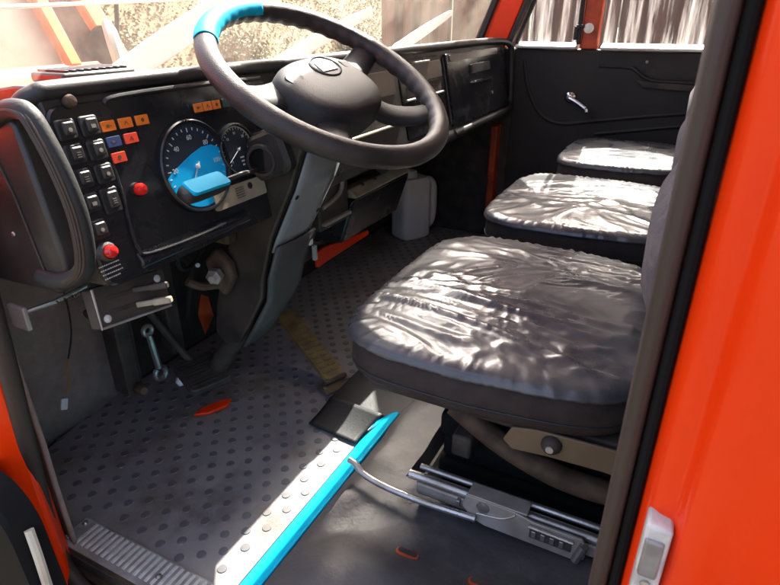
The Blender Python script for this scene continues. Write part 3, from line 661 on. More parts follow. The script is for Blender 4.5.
for s in (-1, 1):
    bm = bmesh.new(); plate(bm, rrect(.034, .026, .008, 5), -.004, .0025, WM @ Matrix.Translation((s*.078, .022, .0015)) @ Matrix.Rotation(R(-s*6), 4, 'Z') @ Matrix.Rotation(R(s*10), 4, 'Y'), .0015); fin('horn_pad', bm, 'rubber', hb_)
# four spokes: broad, tapering to the rim
def spoke(a, wd0, wd1):
    bm = bmesh.new(); secs = []
    ca = Vector((math.cos(R(a)), math.sin(R(a)), 0)); pa = Vector((-ca.y, ca.x, 0))
    for k in range(11):
        t = k/10; r = .062+(RW-.006-.062)*t; wd = wd0+(wd1-wd0)*t**.7; h = -.006-.020*math.sin(math.pi*min(1, t*1.1)) if t < .9 else -.004
        th = .016-.004*t; sec = []
        for j in range(12):
            u = 2*math.pi*j/12; sec.append(bm.verts.new(WM @ (ca*r+pa*(wd*math.cos(u))+Vector((0, 0, h-.008+th*math.sin(u))))))
        secs.append(sec)
    for A, B in zip(secs, secs[1:]):
        for j in range(12): bm.faces.new((A[j], A[(j+1) % 12], B[(j+1) % 12], B[j]))
    bm.faces.new(secs[0][::-1]); bm.faces.new(secs[-1]); fin('spoke', bm, 'hub', sw, smooth=70)
for a in (14, 166, -46, 226): spoke(a, .040, .026)
bm = bmesh.new(); lathe(bm, [(.055, -.12), (.060, -.06), (.075, -.045), (0, -.045)], WM, 32); fin('hub_boss', bm, 'rubber', sw)

sg_ = empty('steering_column', (.92, .90, .2), 'steering column in dark shroud with blue grey cover plate and stalk', 'steering column')
near = [(.604, .722), (.618, .700), (.648, .626), (.706, .517), (.737, .420), (.745, .376), (.790, .30), (.828, .243), (.868, .235), (.893, .262), (.880, .33), (.848, .425), (.775, .591), (.742, .70), (.728, .722), (.69, .735), (.63, .738)]
bm = bmesh.new(); prism(bm, near, 'x', .862, .878); fin('side_shroud', bm, 'columnblack', sg_, bevel=.005, seg=3)
bm = bmesh.new(); prism(bm, [(y+(.006 if y < .8 else -.004), z-.004) for y, z in near], 'x', .8785, .9795); fin('core', bm, 'dirt', sg_, bevel=.004)
# cover plate on the rear face, wide, blue grey; follows the rear edge
edge = [(.612, .700), (.644, .626), (.676, .566), (.702, .517), (.714, .490)]
bm = bmesh.new(); A = []; nrm = []
for i, (y, z) in enumerate(edge):
    a = edge[max(i-1, 0)]; b = edge[min(i+1, len(edge)-1)]; t = Vector((0, b[0]-a[0], b[1]-a[1])).normalized(); nrm.append(Vector((0, t.z, -t.y)))
xr = [1.003, 1.000, .996, .992, .990]
rowsA = []
for i, (y, z) in enumerate(edge):
    r_ = []
    for k in range(7):
        u = k/6; x = .866+(xr[i]-.866)*u; p = Vector((x, y, z))+nrm[i]*(.004+.004*math.sin(math.pi*u)); r_.append(bm.verts.new(p))
    rowsA.append(r_)
for a, b in zip(rowsA, rowsA[1:]):
    for k in range(6): bm.faces.new((a[k], a[k+1], b[k+1], b[k]))
cp = fin('cover_plate', bm, 'greyplate', sg_); s = cp.modifiers.new('s', 'SOLIDIFY'); s.thickness = .004; s.offset = -1
for i, u in ((0, .90), (1, .06), (2, .93), (3, .08), (3, .94)):
    x = .866+(xr[i]-.866)*u; p = Vector((x, *edge[i]))+nrm[i]*.006+Vector((0, .006, -.014))
    bm = bmesh.new(); lathe(bm, [(.0055, -.002), (.0055, .002), (.003, .0035), (0, .0038)], zto(p, nrm[i]), 12); fin('screw', bm, 'rubber', cp)
# lower cover, darker, with a raised shoulder
bm = bmesh.new(); edge2 = [(.708, .506), (.735, .43), (.742, .376), (.786, .30), (.822, .243)]; R2 = []
for i, (y, z) in enumerate(edge2):
    a = edge2[max(i-1, 0)]; b = edge2[min(i+1, 4)]; t = Vector((0, b[0]-a[0], b[1]-a[1])).normalized(); nn = Vector((0, t.z, -t.y))
    R2.append([bm.verts.new(Vector((.864+(1.000-.864)*k/6-(.010*i*k/6), y, z))+nn*(.012-.002*i+.003*math.sin(math.pi*k/6))) for k in range(7)])
for a, b in zip(R2, R2[1:]):
    for k in range(6): bm.faces.new((a[k], a[k+1], b[k+1], b[k]))
M['darkplate'] = mat('dark_grey_cover', (.050, .050, .049), .5, c2=(.075, .074, .072), scale=10, rvar=.08)
lc = fin('lower_cover', bm, 'darkplate', sg_); s = lc.modifiers.new('s', 'SOLIDIFY'); s.thickness = .006; s.offset = -1
box('shoulder_clip', .988, 1.000, .700, .712, .462, .492, 'white', lc, bevel=.002)
# ignition housing and its open barrel on the near face
bm = bmesh.new(); plate(bm, rrect(.092, .082, .02, 6), -.02, .018, frame((.856, .682, .690), (0, -.93, .36), (0, .36, .93), (-1, 0, 0)), .008); ih = fin('lock_housing', bm, 'columnblack', sg_)
bm = bmesh.new(); mm = zto((.840, .689, .682), (-1, -.25, 0)); lathe(bm, [(.030, -.012), (.031, .006), (.028, .010), (.023, .010), (.021, -.008), (0, -.008)], mm, 28); lr = fin('lock_collar', bm, 'columnblack', ih)
bm = bmesh.new(); lathe(bm, [(.0208, -.0078), (.0208, .002), (.019, .003), (0, .003)], mm, 20); fin('lock_barrel', bm, 'guardrub', lr)
# stalk with broad paddle, the blue highlight on it built as a coloured top
bm = bmesh.new(); tube(bm, spline([(.848, .70, .665), (.80, .690, .668), (.745, .655, .682), (.70, .652, .682)], 5), .0042, 8, rr=None); stk = fin('stalk', bm, 'rubber', sg_)
bm = bmesh.new(); pm = frame((.648, .650, .6800), (-1, 0, 0), (0, -.87, -.49), (0, -.49, .87))
secs = []
for t, wd, th in ((-.050, .006, .006), (-.042, .012, .009), (-.02, .015, .010), (.02, .016, .011), (.040, .015, .010), (.047, .010, .006)):
    secs.append([bm.verts.new(pm @ Vector((t, wd*math.copysign(abs(math.cos(2*math.pi*j/16))**.6, math.cos(2*math.pi*j/16)), th*math.copysign(abs(math.sin(2*math.pi*j/16))**.7, math.sin(2*math.pi*j/16))))) for j in range(16)])
for A, B in zip(secs, secs[1:]):
    for j in range(16): bm.faces.new((A[j], A[(j+1) % 16], B[(j+1) % 16], B[j]))
bm.faces.new(secs[0][::-1]); bm.faces.new(secs[-1]); pdl = fin('paddle', bm, 'rubber', stk, smooth=60)
bm = bmesh.new(); plate(bm, rrect(.082, .030, .006, 4), .0085, .0135, pm @ Matrix.Translation((-.002, 0, 0)), .002); fin('paddle_highlight', bm, 'cyan', pdl)
# brackets and shaft at the bottom of the column
bm = bmesh.new(); tube(bm, [(.915, .83, .30), (.93, .96, .12), (.94, 1.05, .01)], .025, 14); fin('shaft', bm, 'dirt', sg_)
bm = bmesh.new(); prism(bm, [(.80, .455), (.835, .485), (.87, .45), (.855, .40), (.825, .375), (.795, .42)], 'x', .835, .858); br = fin('bracket', bm, 'rust', sg_, bevel=.008, seg=3)
bm = bmesh.new(); lathe(bm, [(.017, 0), (.017, .016), (.012, .020), (.008, .026), (0, .027)], zto((.824, .826, .432), (-1, -.3, 0)), 6); fin('bolt', bm, 'zinc', br)
bm = bmesh.new(); tube(bm, spline([(.84, .84, .40), (.80, .85, .41), (.775, .86, .43)], 5), .009, 8); fin('lever', bm, 'rust', br)
box('ratchet', .83, .86, .79, .83, .50, .56, 'rust', sg_, bevel=.006)

# ================================================================== heater control, pedals, footwell bits
hc = empty('heater_control', (.545, .73, .5), 'black heater control plate with two pale levers below the switch panel', 'heater control')
HM = frame((.544, .728, .5215), Vector((.99, 0, -.14)).normalized(), Vector((.137, .25, .96)).normalized(), Vector((.02, -.97, .25)).normalized())
bm = bmesh.new(); plate(bm, rrect(.135, .062, .004, 4), -.02, .0, HM); hplate = fin('plate', bm, 'brownblack', hc)
ring_pts = [HM @ Vector((x, y, .002)) for x, y in ((-.066, .03), (-.066, -.03), (.066, -.03))]
bm = bmesh.new(); tube(bm, ring_pts, .0022, 6); fin('edge', bm, 'zinc', hplate)
for y0 in (.011, -.010):
    bm = bmesh.new(); plate(bm, rrect(.088, .006, .002, 3), -.001, .0012, HM @ Matrix.Translation((.0, y0, 0))); fin('slot', bm, 'dirt', hplate)
for x, y, m in ((.004, .012, 'brownblack'), (.004, -.012, 'cream')):
    bm = bmesh.new(); plate(bm, rrect(.006, .009, .002, 3), 0, .052, HM @ Matrix.Translation((x, y, 0)) @ Matrix.Rotation(R(28), 4, 'Y')); lv = fin('lever', bm, m, hc)
    bm = bmesh.new(); plate(bm, rrect(.013, .011, .003, 3), .028, .056, HM @ Matrix.Translation((x, y, 0)) @ Matrix.Rotation(R(28), 4, 'Y'), .002); fin('lever_tip', bm, m, lv)
for x, y in ((-.052, -.018), (.052, .019)):
    bm = bmesh.new(); lathe(bm, [(.0062, 0), (.006, .002), (.003, .0035), (0, .0038)], HM @ Matrix.Translation((x, y, 0)), 14); fin('screw', bm, 'white', hc)

# hanging clutch pedal
cp_ = empty('clutch_pedal', (.90, 1.0, .08), 'square ribbed clutch pedal pad on a thin hanging arm', 'pedal')
PM = frame((.905, .985, .085), Vector((.83, -.55, .05)).normalized(), Vector((.50, .75, .42)).normalized(), Vector((0, 0, 1)))
px = Vector((.93, -.36, 0)).normalized(); pyv = Vector((.33, .86, .22)).normalized(); pzv = px.cross(pyv).normalized(); pyv = pzv.cross(px)
PM = frame((.895, .995, .100), px, pyv, pzv)
bm = bmesh.new(); plate(bm, rrect(.108, .118, .014, 5), -.010, .006, PM, .003); pad_ = fin('pad', bm, 'brownblack', cp_)
for k in range(9):
    bm = bmesh.new(); plate(bm, rrect(.090, .0045, .001, 2), .0055, .0085, PM @ Matrix.Translation((0, -.042+.0105*k, 0))); fin('rib', bm, 'brownblack', pad_)
bm = bmesh.new(); tube(bm, spline([PM @ Vector((0, .03, -.006)), (.90, 1.06, .14), (.845, 1.09, .28), (.79, 1.08, .42), (.78, 1.05, .56)], 6), .009, 10, flat=1); fin('arm', bm, 'dirt', cp_)
# accelerator treadle
ac = empty('accelerator_pedal', (1.15, .85, 0), 'yellow brown ribbed accelerator treadle hinged on a floor plate', 'pedal')
a0 = Vector((1.125, .742, .022)); a1 = Vector((1.235, .985, .115)); ay = (a1-a0).normalized(); ax_ = Vector((.915, -.40, 0)).normalized(); ax_ = (ax_-ay*ax_.dot(ay)).normalized(); az = ax_.cross(ay)
AM = frame((a0+a1)/2, ax_, ay, az); Ln = (a1-a0).length
bm = bmesh.new(); plate(bm, rrect(.062, Ln, .012, 5), -.006, .006, AM, .002); td = fin('treadle', bm, 'pedal', ac)
for k in range(12):
    for s in (-1, 1):
        bm = bmesh.new(); plate(bm, rrect(.022, .009, .002, 2), .0055, .0088, AM @ Matrix.Translation((s*.014, -Ln/2+.025+.0195*k, 0))); fin('tread', bm, 'pedal', td)
bm = bmesh.new(); plate(bm, rrect(.095, .055, .006, 4), 0, .006, frame((1.117, .735, .003), ax_, Vector((.40, .915, 0)), (0, 0, 1)), .002); fp = fin('floor_plate', bm, 'brass', ac)
bm = bmesh.new(); tube(bm, [a0+ax_*.034+Vector((0, 0, -.004)), a0-ax_*.034+Vector((0, 0, -.004))], .007, 10); fin('hinge_pin', bm, 'rust', ac)
for s in (-.035, .035):
    bm = bmesh.new(); lathe(bm, [(.006, 0), (.006, .004), (0, .005)], Matrix.Translation(Vector((1.117, .735, .009))+ax_*s), 6); fin('bolt', bm, 'steel', fp)

# spanner hanging on the bulkhead bracket
sp_ = empty('spanner', (.80, 1.05, .12), 'steel ring spanner hanging upright between the heater control and the clutch pedal', 'spanner')
def sp3(u, h): return Vector((.795+u+.012*(.27-h)/.12, 1.04, h))
bm = bmesh.new(); tube(bm, [sp3(0, .245), sp3(0, .20), sp3(0, .15)], .0085, 8, rr=[.007, .0078, .008]); fin('shank', bm, 'steel', sp_)
bm = bmesh.new(); tube(bm, [sp3(.012*math.cos(a), .258+.012*math.sin(a)) for a in [2*math.pi*k/14 for k in range(14)]], .0055, 8, closed=True); fin('ring_end', bm, 'steel', sp_)
bm = bmesh.new(); tube(bm, [sp3(.016*math.cos(a), .134+.016*math.sin(a)) for a in [R(-240+300*k/12) for k in range(13)]], .0065, 8); fin('open_end', bm, 'steel', sp_)
# linkage behind it
lk = empty('pedal_linkage', (.8, 1.1, .2), 'dark greasy pedal linkage rods and bracket in the footwell', 'linkage')
box('bracket', .735, .775, 1.07, 1.12, .10, .42, 'dirt', lk, bevel=.004)
box('bracket', .90, .94, 1.09, 1.13, .12, .55, 'dirt', lk, bevel=.004)
bm = bmesh.new(); tube(bm, [(.70, 1.10, .33), (.96, 1.12, .36)], .012, 10); fin('cross_rod', bm, 'rust', lk)
bm = bmesh.new(); tube(bm, spline([(.86, .98, .44), (.92, 1.0, .38), (.95, 1.05, .30), (.97, 1.1, .2)], 5), .006, 8); fin('hose', bm, 'rubber', lk)
bm = bmesh.new(); tube(bm, spline([(.80, .90, .50), (.84, .95, .42), (.90, .97, .40), (.99, .98, .46)], 5), .005, 8); fin('hose', bm, 'rubber', lk)
bm = bmesh.new(); lathe(bm, [(.014, 0), (.014, .02), (.009, .03), (0, .031)], zto((.757, 1.06, .115), (-.3, -1, .2)), 12); fin('nut', bm, 'rust', lk)
bm = bmesh.new(); lathe(bm, [(.013, 0), (.013, .016), (.008, .022), (0, .023)], zto((.865, 1.045, .075), (-.5, -1, .5)), 6); fin('bolt', bm, 'jug', lk)
bm = bmesh.new(); lathe(bm, [(.005, 0), (.005, .005), (0, .006)], zto((.845, .90, .432), (-.5, -1, .2)), 8); fin('bolt', bm, 'white', lk)
bm = bmesh.new(); v = [bm.verts.new(p) for p in ((.985, 1.06, .145), (1.045, 1.08, .17), (1.055, 1.10, .22), (1.02, 1.09, .245), (.99, 1.08, .20))]; bm.faces.new(v); bmesh.ops.solidify(bm, geom=bm.faces[:], thickness=.01); fin('orange_lug', bm, 'orange_old', lk, bevel=.003)
bm = bmesh.new(); prism(bm, [(.835, .985), (.86, .955), (.905, .935), (.935, .945), (.915, .965), (.87, .985)], 'z', .001, .010); fin('orange_lug', bm, 'orange', lk, bevel=.003)
# loose cable with white connector on the kick panel
lw = empty('loose_cable', (.60, 1.12, .15), 'thin loose cable ending in a small white plug against the kick panel', 'cable')
pts = spline([(.71, 1.185, .42), (.712, 1.18, .34), (.698, 1.17, .27), (.672, 1.165, .215)], 8); bm = bmesh.new(); tube(bm, pts, .0022, 6); fin('sheath', bm, 'rubber', lw)
bm = bmesh.new(); tube(bm, spline([(.672, 1.165, .215), (.655, 1.155, .195), (.652, 1.15, .175), (.632, 1.14, .155)], 6), .0018, 6); fin('wire', bm, 'wood', lw)
bm = bmesh.new(); plate(bm, rrect(.014, .026, .002, 2), -.004, .005, zto((.618, 1.135, .135), (-.3, -.95, .3)) @ Matrix.Rotation(R(-20), 4, 'Z'), .001); fin('plug', bm, 'white', lw)
# door check linkage below the dash end panel
dc = empty('door_check', (.46, .93, .5), 'small steel door check bracket under the dashboard end panel', 'bracket')
box('plate', .448, .456, .86, .90, .475, .515, 'zinc', dc, bevel=.002)
bm = bmesh.new(); tube(bm, [(.455, .88, .50), (.50, .86, .505), (.555, .855, .512)], .004, 8); fin('rod', bm, 'steel', dc)
bm = bmesh.new(); tube(bm, [(.50+.005*k, .855+.004*math.sin(k*2.2), .503+.004*math.cos(k*2.2)) for k in range(12)], .0015, 5); fin('spring', bm, 'rust', dc)

# ------------------------------------------------------------------ white jug
jg = empty('jug', (2.33, 1.06, .0), 'white plastic jug with side handle and cap standing below the glovebox', 'jug')
JX, JY, JZ = 2.33, 1.06, .0005
jm = Matrix.Translation((JX, JY, JZ)) @ Matrix.Rotation(R(-28), 4, 'Z')
bm = bmesh.new(); lv = [(.0, .90), (.012, 1.0), (.06, 1.0), (.15, 1.0), (.225, .99), (.262, .90), (.278, .70)]; pr_ = None; rg0 = rrect(.20, .13, .035, 5)
# body has a hole for the handle: build as two columns joined above and below
def jbody(bm, x0, x1, z0, z1):
    c = (x0+x1)/2; wd = x1-x0; o = rrect(wd, .12, min(.03, wd*.45), 5); L = []
    for h, s in ((z0, .86), (z0+.012, 1), (z1-.02, 1), (z1, .84)): L.append([bm.verts.new(jm @ Vector((c+x*s, y*s, h))) for x, y in o])
    bm.faces.new(L[0][::-1]); bm.faces.new(L[-1])
    for A, B in zip(L, L[1:]):
        for i in range(len(o)): bm.faces.new((A[i], A[(i+1) % len(o)], B[(i+1) % len(o)], B[i]))
jbody(bm, -.10, .055, .0, .275); body_ = fin('body', bm, 'jug', jg, smooth=50)
bm = bmesh.new(); tube(bm, [jm @ Vector(p) for p in spline([(.03, 0, .235), (.07, 0, .245), (.095, 0, .22), (.10, 0, .15), (.095, 0, .07), (.07, 0, .04), (.03, 0, .04)], 6)], .022, 12); fin('handle', bm, 'jug', jg)
bm = bmesh.new(); lathe(bm, [(.033, .27), (.033, .285), (.030, .303), (.025, .306), (0, .306)], jm @ Matrix.Translation((-.03, 0, 0)), 24); fin('cap', bm, 'white', jg)

# ================================================================== SEATS
def seat(name, label, x0, x1, y0, y1, zt, seed, amp, near_detail=True):
    t = empty(name, ((x0+x1)/2, (y0+y1)/2, .05), label, 'seat', 'seats in the truck cab')
    cx, cy = (x0+x1)/2, (y0+y1)/2; hx, hy = (x1-x0)/2, (y1-y0)/2; zb = zt-.086
    def outl(a, s=1.0):
        c, q = math.cos(a), math.sin(a); e = 5.0; k = (abs(c)**e+abs(q)**e)**(-1/e)
        x = c*k; y = q*k; x *= 1-.10*max(0, -y)         # narrows a little to the rear
        return x*hx*s, y*hy*s
    NA = 220 if near_detail else 150
    def body(bm, prof, fn=None):
        prev = None; rings = []
        for r, z in prof:
            rg = []
            for k in range(NA):
                a = 2*math.pi*k/NA; x, y = outl(a, r); p = Vector((cx+x, cy+y, z))
                if fn: p = fn(p, a, r)
                rg.append(bm.verts.new(p))
            rings.append(rg)
        for A, B in zip(rings, rings[1:]):
            for k in range(NA): bm.faces.new((A[k], A[(k+1) % NA], B[(k+1) % NA], B[k]))
        return rings
    # cushion body
    bm = bmesh.new(); rg = body(bm, [(.90, zb-.006), (.955, zb-.003), (.984, zb+.010), (.990, zb+.030), (.982, zt-.024), (.93, zt-.012)]); bm.faces.new(rg[0][::-1]); bm.faces.new(rg[-1])
    cush = fin('cushion', bm, 'seatblack', t, smooth=60)
    bm = bmesh.new(); tube(bm, [Vector((cx+outl(2*math.pi*k/90, .990)[0], cy+outl(2*math.pi*k/90, .990)[1], zb+.020)) for k in range(90)], .0018, 6, closed=True); fin('piping', bm, 'rubber', cush)
    # clear film cover, gathered under an elastic edge
    bm = bmesh.new(); prof = []; NR = 64 if near_detail else 44
    for i in range(NR+1):
        s = i/NR
        if s < .80: r = s/.80*.90; z = zt+.014*(1-(r/.9)**2.4)
        elif s < .93:
            u = (s-.80)/.13; r = .90+.098*math.sin(u*math.pi/2); z = zt-.014*(1-math.cos(u*math.pi/2))
        else:
            u = (s-.93)/.07; r = .998+.006*math.sin(u*math.pi); z = zt-.014-.006*u
        prof.append((max(r, .004), z))
    so_ = Vector((seed*3.1, seed*1.7, seed))
    def wr(p, a, r):
        q = Vector((p.x*5.5, p.y*2.6, 0)); q = Matrix.Rotation(.45+.2*seed, 3, 'Z') @ q
        wv = Vector((noise.noise(q*.9+so_), noise.noise(q*.9+so_+Vector((7, 3, 1))), 0))*.9
        rid = 0; am = 1; f = 1
        for o_ in range(4):
            v = 1-abs(noise.noise((q+wv)*f+so_*(o_+1)))*1.9; rid += am*max(0, v)**3; am *= .56; f *= 2.1
        edge = max(0, (r-.84)/.12); top = max(0, 1-max(0, (r-.80)/.16))
        h = amp*(rid-.55)*(.25+.75*top)
        gath = math.sin(a*95+4*noise.noise(Vector((a*9, seed, 0))))*.5+noise.noise(Vector((a*60, seed, 2)))
        d = Vector((p.x-cx, p.y-cy, 0)); d.normalize()
        g_ = min(1, edge)*.0034*gath; h += min(1, edge)*(1-.6*max(0, (r-.96)/.04))*.0030*gath
        low = max(0, (zt-.014-p.z)/.008)
        p = p+Vector((0, 0, h))+d*(g_+.0015)+Vector((0, 0, -low*.004*(.3+noise.noise(Vector((a*7, seed, 5))))))
        return p
    rg = body(bm, prof, wr); c = bm.verts.new(wr(Vector((cx, cy, zt+.014)), 0, 0))
    for k in range(NA): bm.faces.new((c, rg[0][k], rg[0][(k+1) % NA]))
    fin('film_cover', bm, 'film', t, smooth=80)
    # backrest
    bm = bmesh.new(); L = []
    for h, dy, wd, th in ((zb+.02, -.070, .88, .040), (zb+.09, -.068, .95, .052), (zb+.15, -.040, .97, .058), (zb+.22, -.014, .97, .062), (zb+.29, -.010, .96, .060), (zb+.36, -.036, .94, .054), (zb+.46, -.085, .90, .048), (zb+.55, -.115, .82, .040), (zb+.58, -.125, .68, .024)):
        ring_ = []
        for k in range(40):
            a = 2*math.pi*k/40; cc, q = math.cos(a), math.sin(a); e = 3.2; kk = (abs(cc)**e+abs(q)**e)**(-1/e)
            ring_.append(bm.verts.new((cx+cc*kk*hx*wd*.95, y0+dy+q*kk*th+.01, h)))
        L.append(ring_)
    bm.faces.new(L[0][::-1]); bm.faces.new(L[-1])
    for A, B in zip(L, L[1:]):
        for k in range(40): bm.faces.new((A[k], A[(k+1) % 40], B[(k+1) % 40], B[k]))
    fin('backrest', bm, 'sideplate', t, smooth=60)
    # under frame
    bm = bmesh.new(); bx(bm, x0+.05, x1-.05, y0+.02, y1-.06, zb-.035, zb-.008); fin('seat_pan', bm, 'dirt', t, bevel=.004)
    return t
ds = seat('driver_seat', 'driver seat with wrinkled clear film cover on rails, nearest the open door', .690, 1.270, -.03, .478, .453, 1, .0085)
seat('passenger_seat', 'middle seat under clear film, between the driver seat and the far door seat', 1.40, 1.96, -.03, .472, .450, 2, .0055)
seat('passenger_seat', 'farthest seat under clear film, sunlit beside the passenger door', 1.995, 2.475, -.03, .405, .484, 3, .005)
# pedestal boxes of the passenger seats
for nm, x0, x1 in (('seat_base', 1.43, 1.93), ('seat_base', 2.02, 2.46)):
    o = box(nm, x0, x1, -.02, .36, .055, .325, 'brownblack', None, bevel=.01)
    tag(o, 'dark seat base box under the middle seat' if x0 < 2 else 'dark seat base box under the seat by the passenger door', 'seat base')
# driver seat mechanism
bm = bmesh.new(); pp = [(.170, .322), (.158, .350), (.12, .358), (-.03, .362), (-.03, .314), (.02, .317), (.10, .314), (.155, .308)]
prism(bm, pp, 'x', .722, .728); bk = fin('side_bracket', bm, 'brass', ds, bevel=.002)
bm = bmesh.new(); lathe(bm, [(.0155, 0), (.0155, .005), (.011, .012), (.006, .0145), (0, .015)], zto((.7225, .096, .340), (-1, 0, 0)), 20); fin('bolt', bm, 'dirt', bk)
bm = bmesh.new(); lathe(bm, [(.006, .0145), (.006, .016), (0, .0165)], zto((.7225, .096, .340), (-1, 0, 0)), 12); fin('bolt_tip', bm, 'zinc', bk)
# curved brown cross link under the pan
bm = bmesh.new(); tube(bm, spline([(.885, .31, .235), (.872, .20, .185), (.868, .08, .155), (.878, -.05, .15)], 6), .024, 12, flat=.9); fin('link_arm', bm, 'rust', ds)
box('cross_bar', .85, 1.25, .26, .30, .14, .19, 'dirt', ds, bevel=.006)
for k in range(5): box('cavity_shade_pleat', .90+.006*(k % 2), 1.27, -.06, .345-.006*(k % 2), .02+.058*k, .076+.058*k, 'guardrub', ds, bevel=.012, seg=3)  # black pleated blocks filling the cavity, in place of its shade
box('recess_shade', HOLE[0]+.004, HOLE[1]-.014, HOLE[2]+.004, HOLE[3]-.014, .0125, .0145, 'guardrub', cab, bevel=0)  # black sheet painting the shade at the bottom of the recess
# slide rail
RX, RZ = .803, .118
rl = box('slide_rail', RX-.014, RX+.014, -.03, .345, RZ-.045, RZ-.018, 'zinc', ds, bevel=.004)
bm = bmesh.new(); tube(bm, [(RX-.006, -.06, RZ-.008), (RX-.006, .362, RZ-.008)], .0095, 12); fin('rail_tube', bm, 'steel', rl)
bm = bmesh.new(); tube(bm, [(RX+.016, -.06, RZ-.002), (RX+.016, .348, RZ-.002)], .0065, 12); fin('rail_tube', bm, 'steel', rl)
for k in range(5): box('rail_tooth', RX-.022, RX-.012, .252-.012*k, .259-.012*k, RZ-.032, RZ-.018, 'steel', rl, bevel=.001)
# catch plate: stamped sheet with window, on the outer side of the rail
bm = bmesh.new(); pts = [(.238, RZ+.012), (.245, RZ-.015), (.225, RZ-.038), (.20, RZ-.046), (.045, RZ-.048), (.022, RZ-.040), (.020, RZ-.012), (.03, RZ+.004), (.115, RZ+.004), (.15, RZ+.012)]
prism(bm, pts, 'x', RX-.030, RX-.024); ctp = fin('catch_plate', bm, 'zinc', ds, bevel=.0015)
bm = bmesh.new(); prism(bm, [(.238, RZ+.012), (.15, RZ+.012), (.115, RZ+.004), (.03, RZ+.004)], 'x', RX-.0305, RX+.004) if False else bx(bm, RX-.0302, RX+.004, .125, .236, RZ+.0121, RZ+.0165); fin('plate_flange', bm, 'zinc', ctp, bevel=.0015)
box('plate_window', RX-.0312, RX-.0295, .045, .118, RZ-.032, RZ-.008, 'dirt', ctp, bevel=.001)
for k in range(4): box('window_tooth', RX-.0335, RX-.0300, .058+.016*k, .066+.016*k, RZ-.028, RZ-.014, 'steel', ctp, bevel=.001)
bm = bmesh.new(); tube(bm, [(RX-.033, .043, RZ-.006), (RX-.033, .120, RZ-.004)], .004, 8); fin('window_rod', bm, 'steel', ctp)
bm = bmesh.new(); tube(bm, [(RX-.036, .036, RZ-.040), (RX-.034, .026, RZ-.004)], .0075, 10); fin('roller', bm, 'steel', ctp)
bm = bmesh.new(); tube(bm, spline([(RX-.0305, .145, RZ+.006), (RX-.031, .17, RZ-.012), (RX-.031, .215, RZ-.020)], 6), .0022, 6); fin('press_line', bm, 'steel', ctp)
bm = bmesh.new(); lathe(bm, [(.013, -.002), (.012, .001), (.006, .0022), (0, .0022)], zto((RX-.0302, .205, RZ-.004), (-1, 0, 0)), 18); fin('press_boss', bm, 'steel', ctp)
# adjusting lever, bent tube
bm = bmesh.new(); lvp = spline([(.782, .492, RZ-.014), (.779, .476, RZ-.016), (.771, .452, RZ-.026), (.767, .40, RZ-.034), (.766, .32, RZ-.036), (.767, .215, RZ-.030)], 8); tube(bm, lvp, .0068, 12); fin('adjust_lever', bm, 'steel', ds)

# ================================================================== PASSENGER DOOR
pd = empty('passenger_door', (2.52, .35, .0), 'passenger door with dark lining, window crank and dirty streaked windows', 'door')
bm = bmesh.new(); bx(bm, 2.505, 2.56, -.049, .735, -.05, .803); fin('lining', bm, 'doorlin', pd, bevel=.006)
for ya, yb_ in ((-.049, .372), (.462, .70)):
    bm = bmesh.new(); prism(bm, [(2.478, .8035), (2.476, .812), (2.482, .815), (2.527, .825), (2.555, .825), (2.555, .8035)], 'y', ya, yb_); fin('window_sill', bm, 'winframe', pd, bevel=.003)
box('division_bar', 2.50, 2.545, .386, .450, .8035, 1.455, 'orange_old', pd, bevel=.006)
leanbox('division_seal', 'rubber', (2.502, .458, .82), (2.502, .466, 1.45), .012, .007, pd, .002)
box('top_frame', 2.505, 2.545, -.049, .72, 1.44, 1.495, 'orange_old', pd, bevel=.006)
bm = bmesh.new(); tube(bm, [(2.50, .700, .82), (2.495, .597, 1.1), (2.49, .465, 1.45)], .009, 8); fin('front_seal', bm, 'rubber', pd)
bm = bmesh.new(); v = [bm.verts.new(p) for p in ((2.53, -.049, .818), (2.53, .388, .818), (2.53, .388, 1.445), (2.53, -.049, 1.445))]; bm.faces.new(v); fin('window_pane', bm, 'sideglass', pd, smooth=0)
bm = bmesh.new(); v = [bm.verts.new(p) for p in ((2.53, .452, .818), (2.53, .705, .818), (2.53, .47, 1.445), (2.53, .452, 1.445))]; bm.faces.new(v); fin('quarter_pane', bm, 'sideglass', pd, smooth=0)
# quarter light latch
lt = box('latch', 2.485, 2.50, .462, .478, .835, .885, 'rubber', pd, bevel=.004)
box('latch_arm', 2.478, 2.49, .440, .470, .878, .890, 'rubber', lt, bevel=.003)
bm = bmesh.new(); lathe(bm, [(.018, 0), (.018, .012), (.01, .018), (0, .02)], zto((2.50, .425, .878), (-1, 0, 0)), 16); fin('latch_knob', bm, 'jug', lt)
# window crank
bm = bmesh.new(); lathe(bm, [(.022, 0), (.021, .01), (.012, .018), (.012, .026), (0, .028)], zto((2.503, .462, .625), (-1, 0, 0)), 24); ck = fin('window_crank', bm, 'chrome', pd)
bm = bmesh.new(); tube(bm, spline([(2.478, .462, .625), (2.474, .43, .610), (2.470, .395, .590), (2.468, .38, .584)], 6), .009, 10, rr=None); fin('crank_arm', bm, 'chrome', ck)
bm = bmesh.new(); lathe(bm, [(.008, 0), (.011, .008), (.011, .026), (.007, .032), (0, .033)], zto((2.470, .385, .586), (-1, 0, 0)), 16); fin('crank_knob', bm, 'chrome', ck)
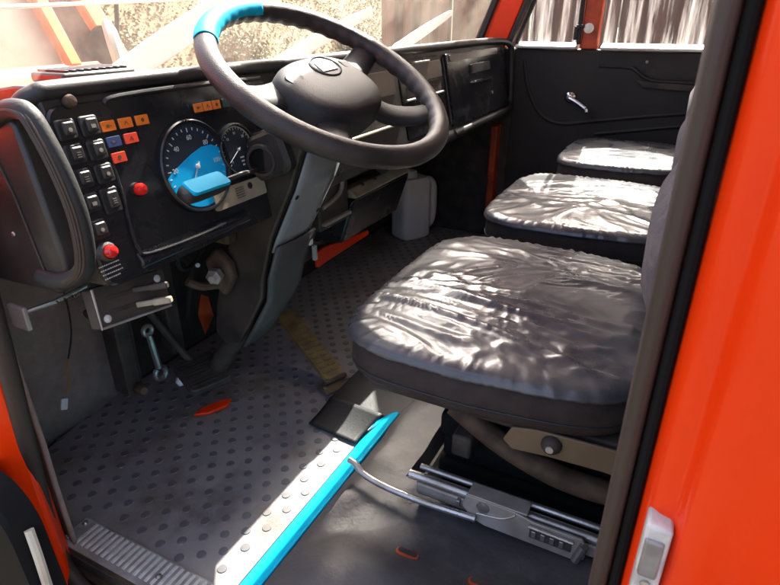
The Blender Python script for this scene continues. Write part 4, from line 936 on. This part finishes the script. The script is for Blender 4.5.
# moulded lines of the lining
def dl(name, pts, r=.010, m='doorlin'): 
    bm = bmesh.new(); tube(bm, spline(pts, 6), r, 8); return fin(name, bm, m, pd)
dl('trim_curve', [(2.5085, .665, .76), (2.5085, .64, .66), (2.5085, .60, .58), (2.5085, .55, .535), (2.5085, .48, .52), (2.5085, .38, .535), (2.5085, .2, .565), (2.5085, -.04, .60)])
dl('armrest_edge', [(2.5085, .37, .745), (2.5085, .26, .742), (2.500, .235, .735), (2.500, .20, .712), (2.500, .15, .700), (2.50, -.04, .698)], .008)
bm = bmesh.new(); prism(bm, [(.225, .70), (.20, .675), (-.045, .665), (-.045, .69), (.15, .695)], 'x', 2.488, 2.506); fin('armrest_recess', bm, 'dirt', pd, bevel=.003)
dl('pocket_line', [(2.504, .35, .49), (2.5085, .2, .515), (2.5085, .0, .55), (2.5085, -.04, .556)], .010)
bm = bmesh.new(); lathe(bm, [(.006, 0), (.004, .003), (0, .004)], zto((2.505, .20, .765), (-1, 0, 0)), 10); fin('screw', bm, 'zinc', pd)

# ================================================================== WIPERS (outside the windscreen)
wl_ = ['pale windscreen wiper at the left, beside the steering wheel rim', 'pale windscreen wiper in the middle, seen through the steering wheel', 'pale windscreen wiper at the right, nearest the far windscreen pillar']
for i, x in enumerate((.765, 1.265, 1.89)):
    t = empty('windscreen_wiper', (x, 1.0, .79), wl_[i], 'wiper', 'wipers across the windscreen')
    k = 1.0; yo = 1.008 if i < 2 else .985
    a = Vector((x, yo, .792)); b = Vector((x+.50, yo-.022, 1.0)) if i == 0 else Vector((x+.52, yo-.03, .935 if i == 1 else .93))
    bm = bmesh.new(); d = (b-a); up = Vector((0, 0, 1)); n_ = 8; w0, w1 = (.012, .030) if i == 0 else (.009, .020); secs = []
    for j in range(n_+1):
        u = j/n_; p = a+d*u; h = w0+(w1-w0)*math.sin(math.pi*min(1, .15+u*.8)); secs.append([bm.verts.new(p+Vector((0, sy*.006, 0))+up*sz*h) for sy, sz in ((-1, -1), (-1, 1), (1, 1), (1, -1))])
    for A, B in zip(secs, secs[1:]):
        for q in range(4): bm.faces.new((A[q], A[(q+1) % 4], B[(q+1) % 4], B[q]))
    bm.faces.new(secs[0][::-1]); bm.faces.new(secs[-1]); fin('blade', bm, 'glare', t, bevel=.003)
    bm = bmesh.new(); tube(bm, [a+Vector((-.02, .03, -.03)), a+d*.25+Vector((0, .025, .0)), a+d*.6+Vector((0, .012, 0))], .007, 8); fin('arm', bm, 'glare', t)
    bm = bmesh.new(); lathe(bm, [(.016, 0), (.016, .03), (.008, .04), (0, .041)], zto(a+Vector((-.02, .05, -.04)), (0, .4, 1)), 14); fin('pivot', bm, 'rubber', t)
bm = bmesh.new(); tube(bm, [(.50, 1.06, .925), (.70, 1.06, .935), (1.3, 1.06, .965)], .0035, 8); o = fin('mirror_stay', bm, 'glare', None); tag(o, 'thin pale stay rod running level outside the windscreen at upper left', 'rod')
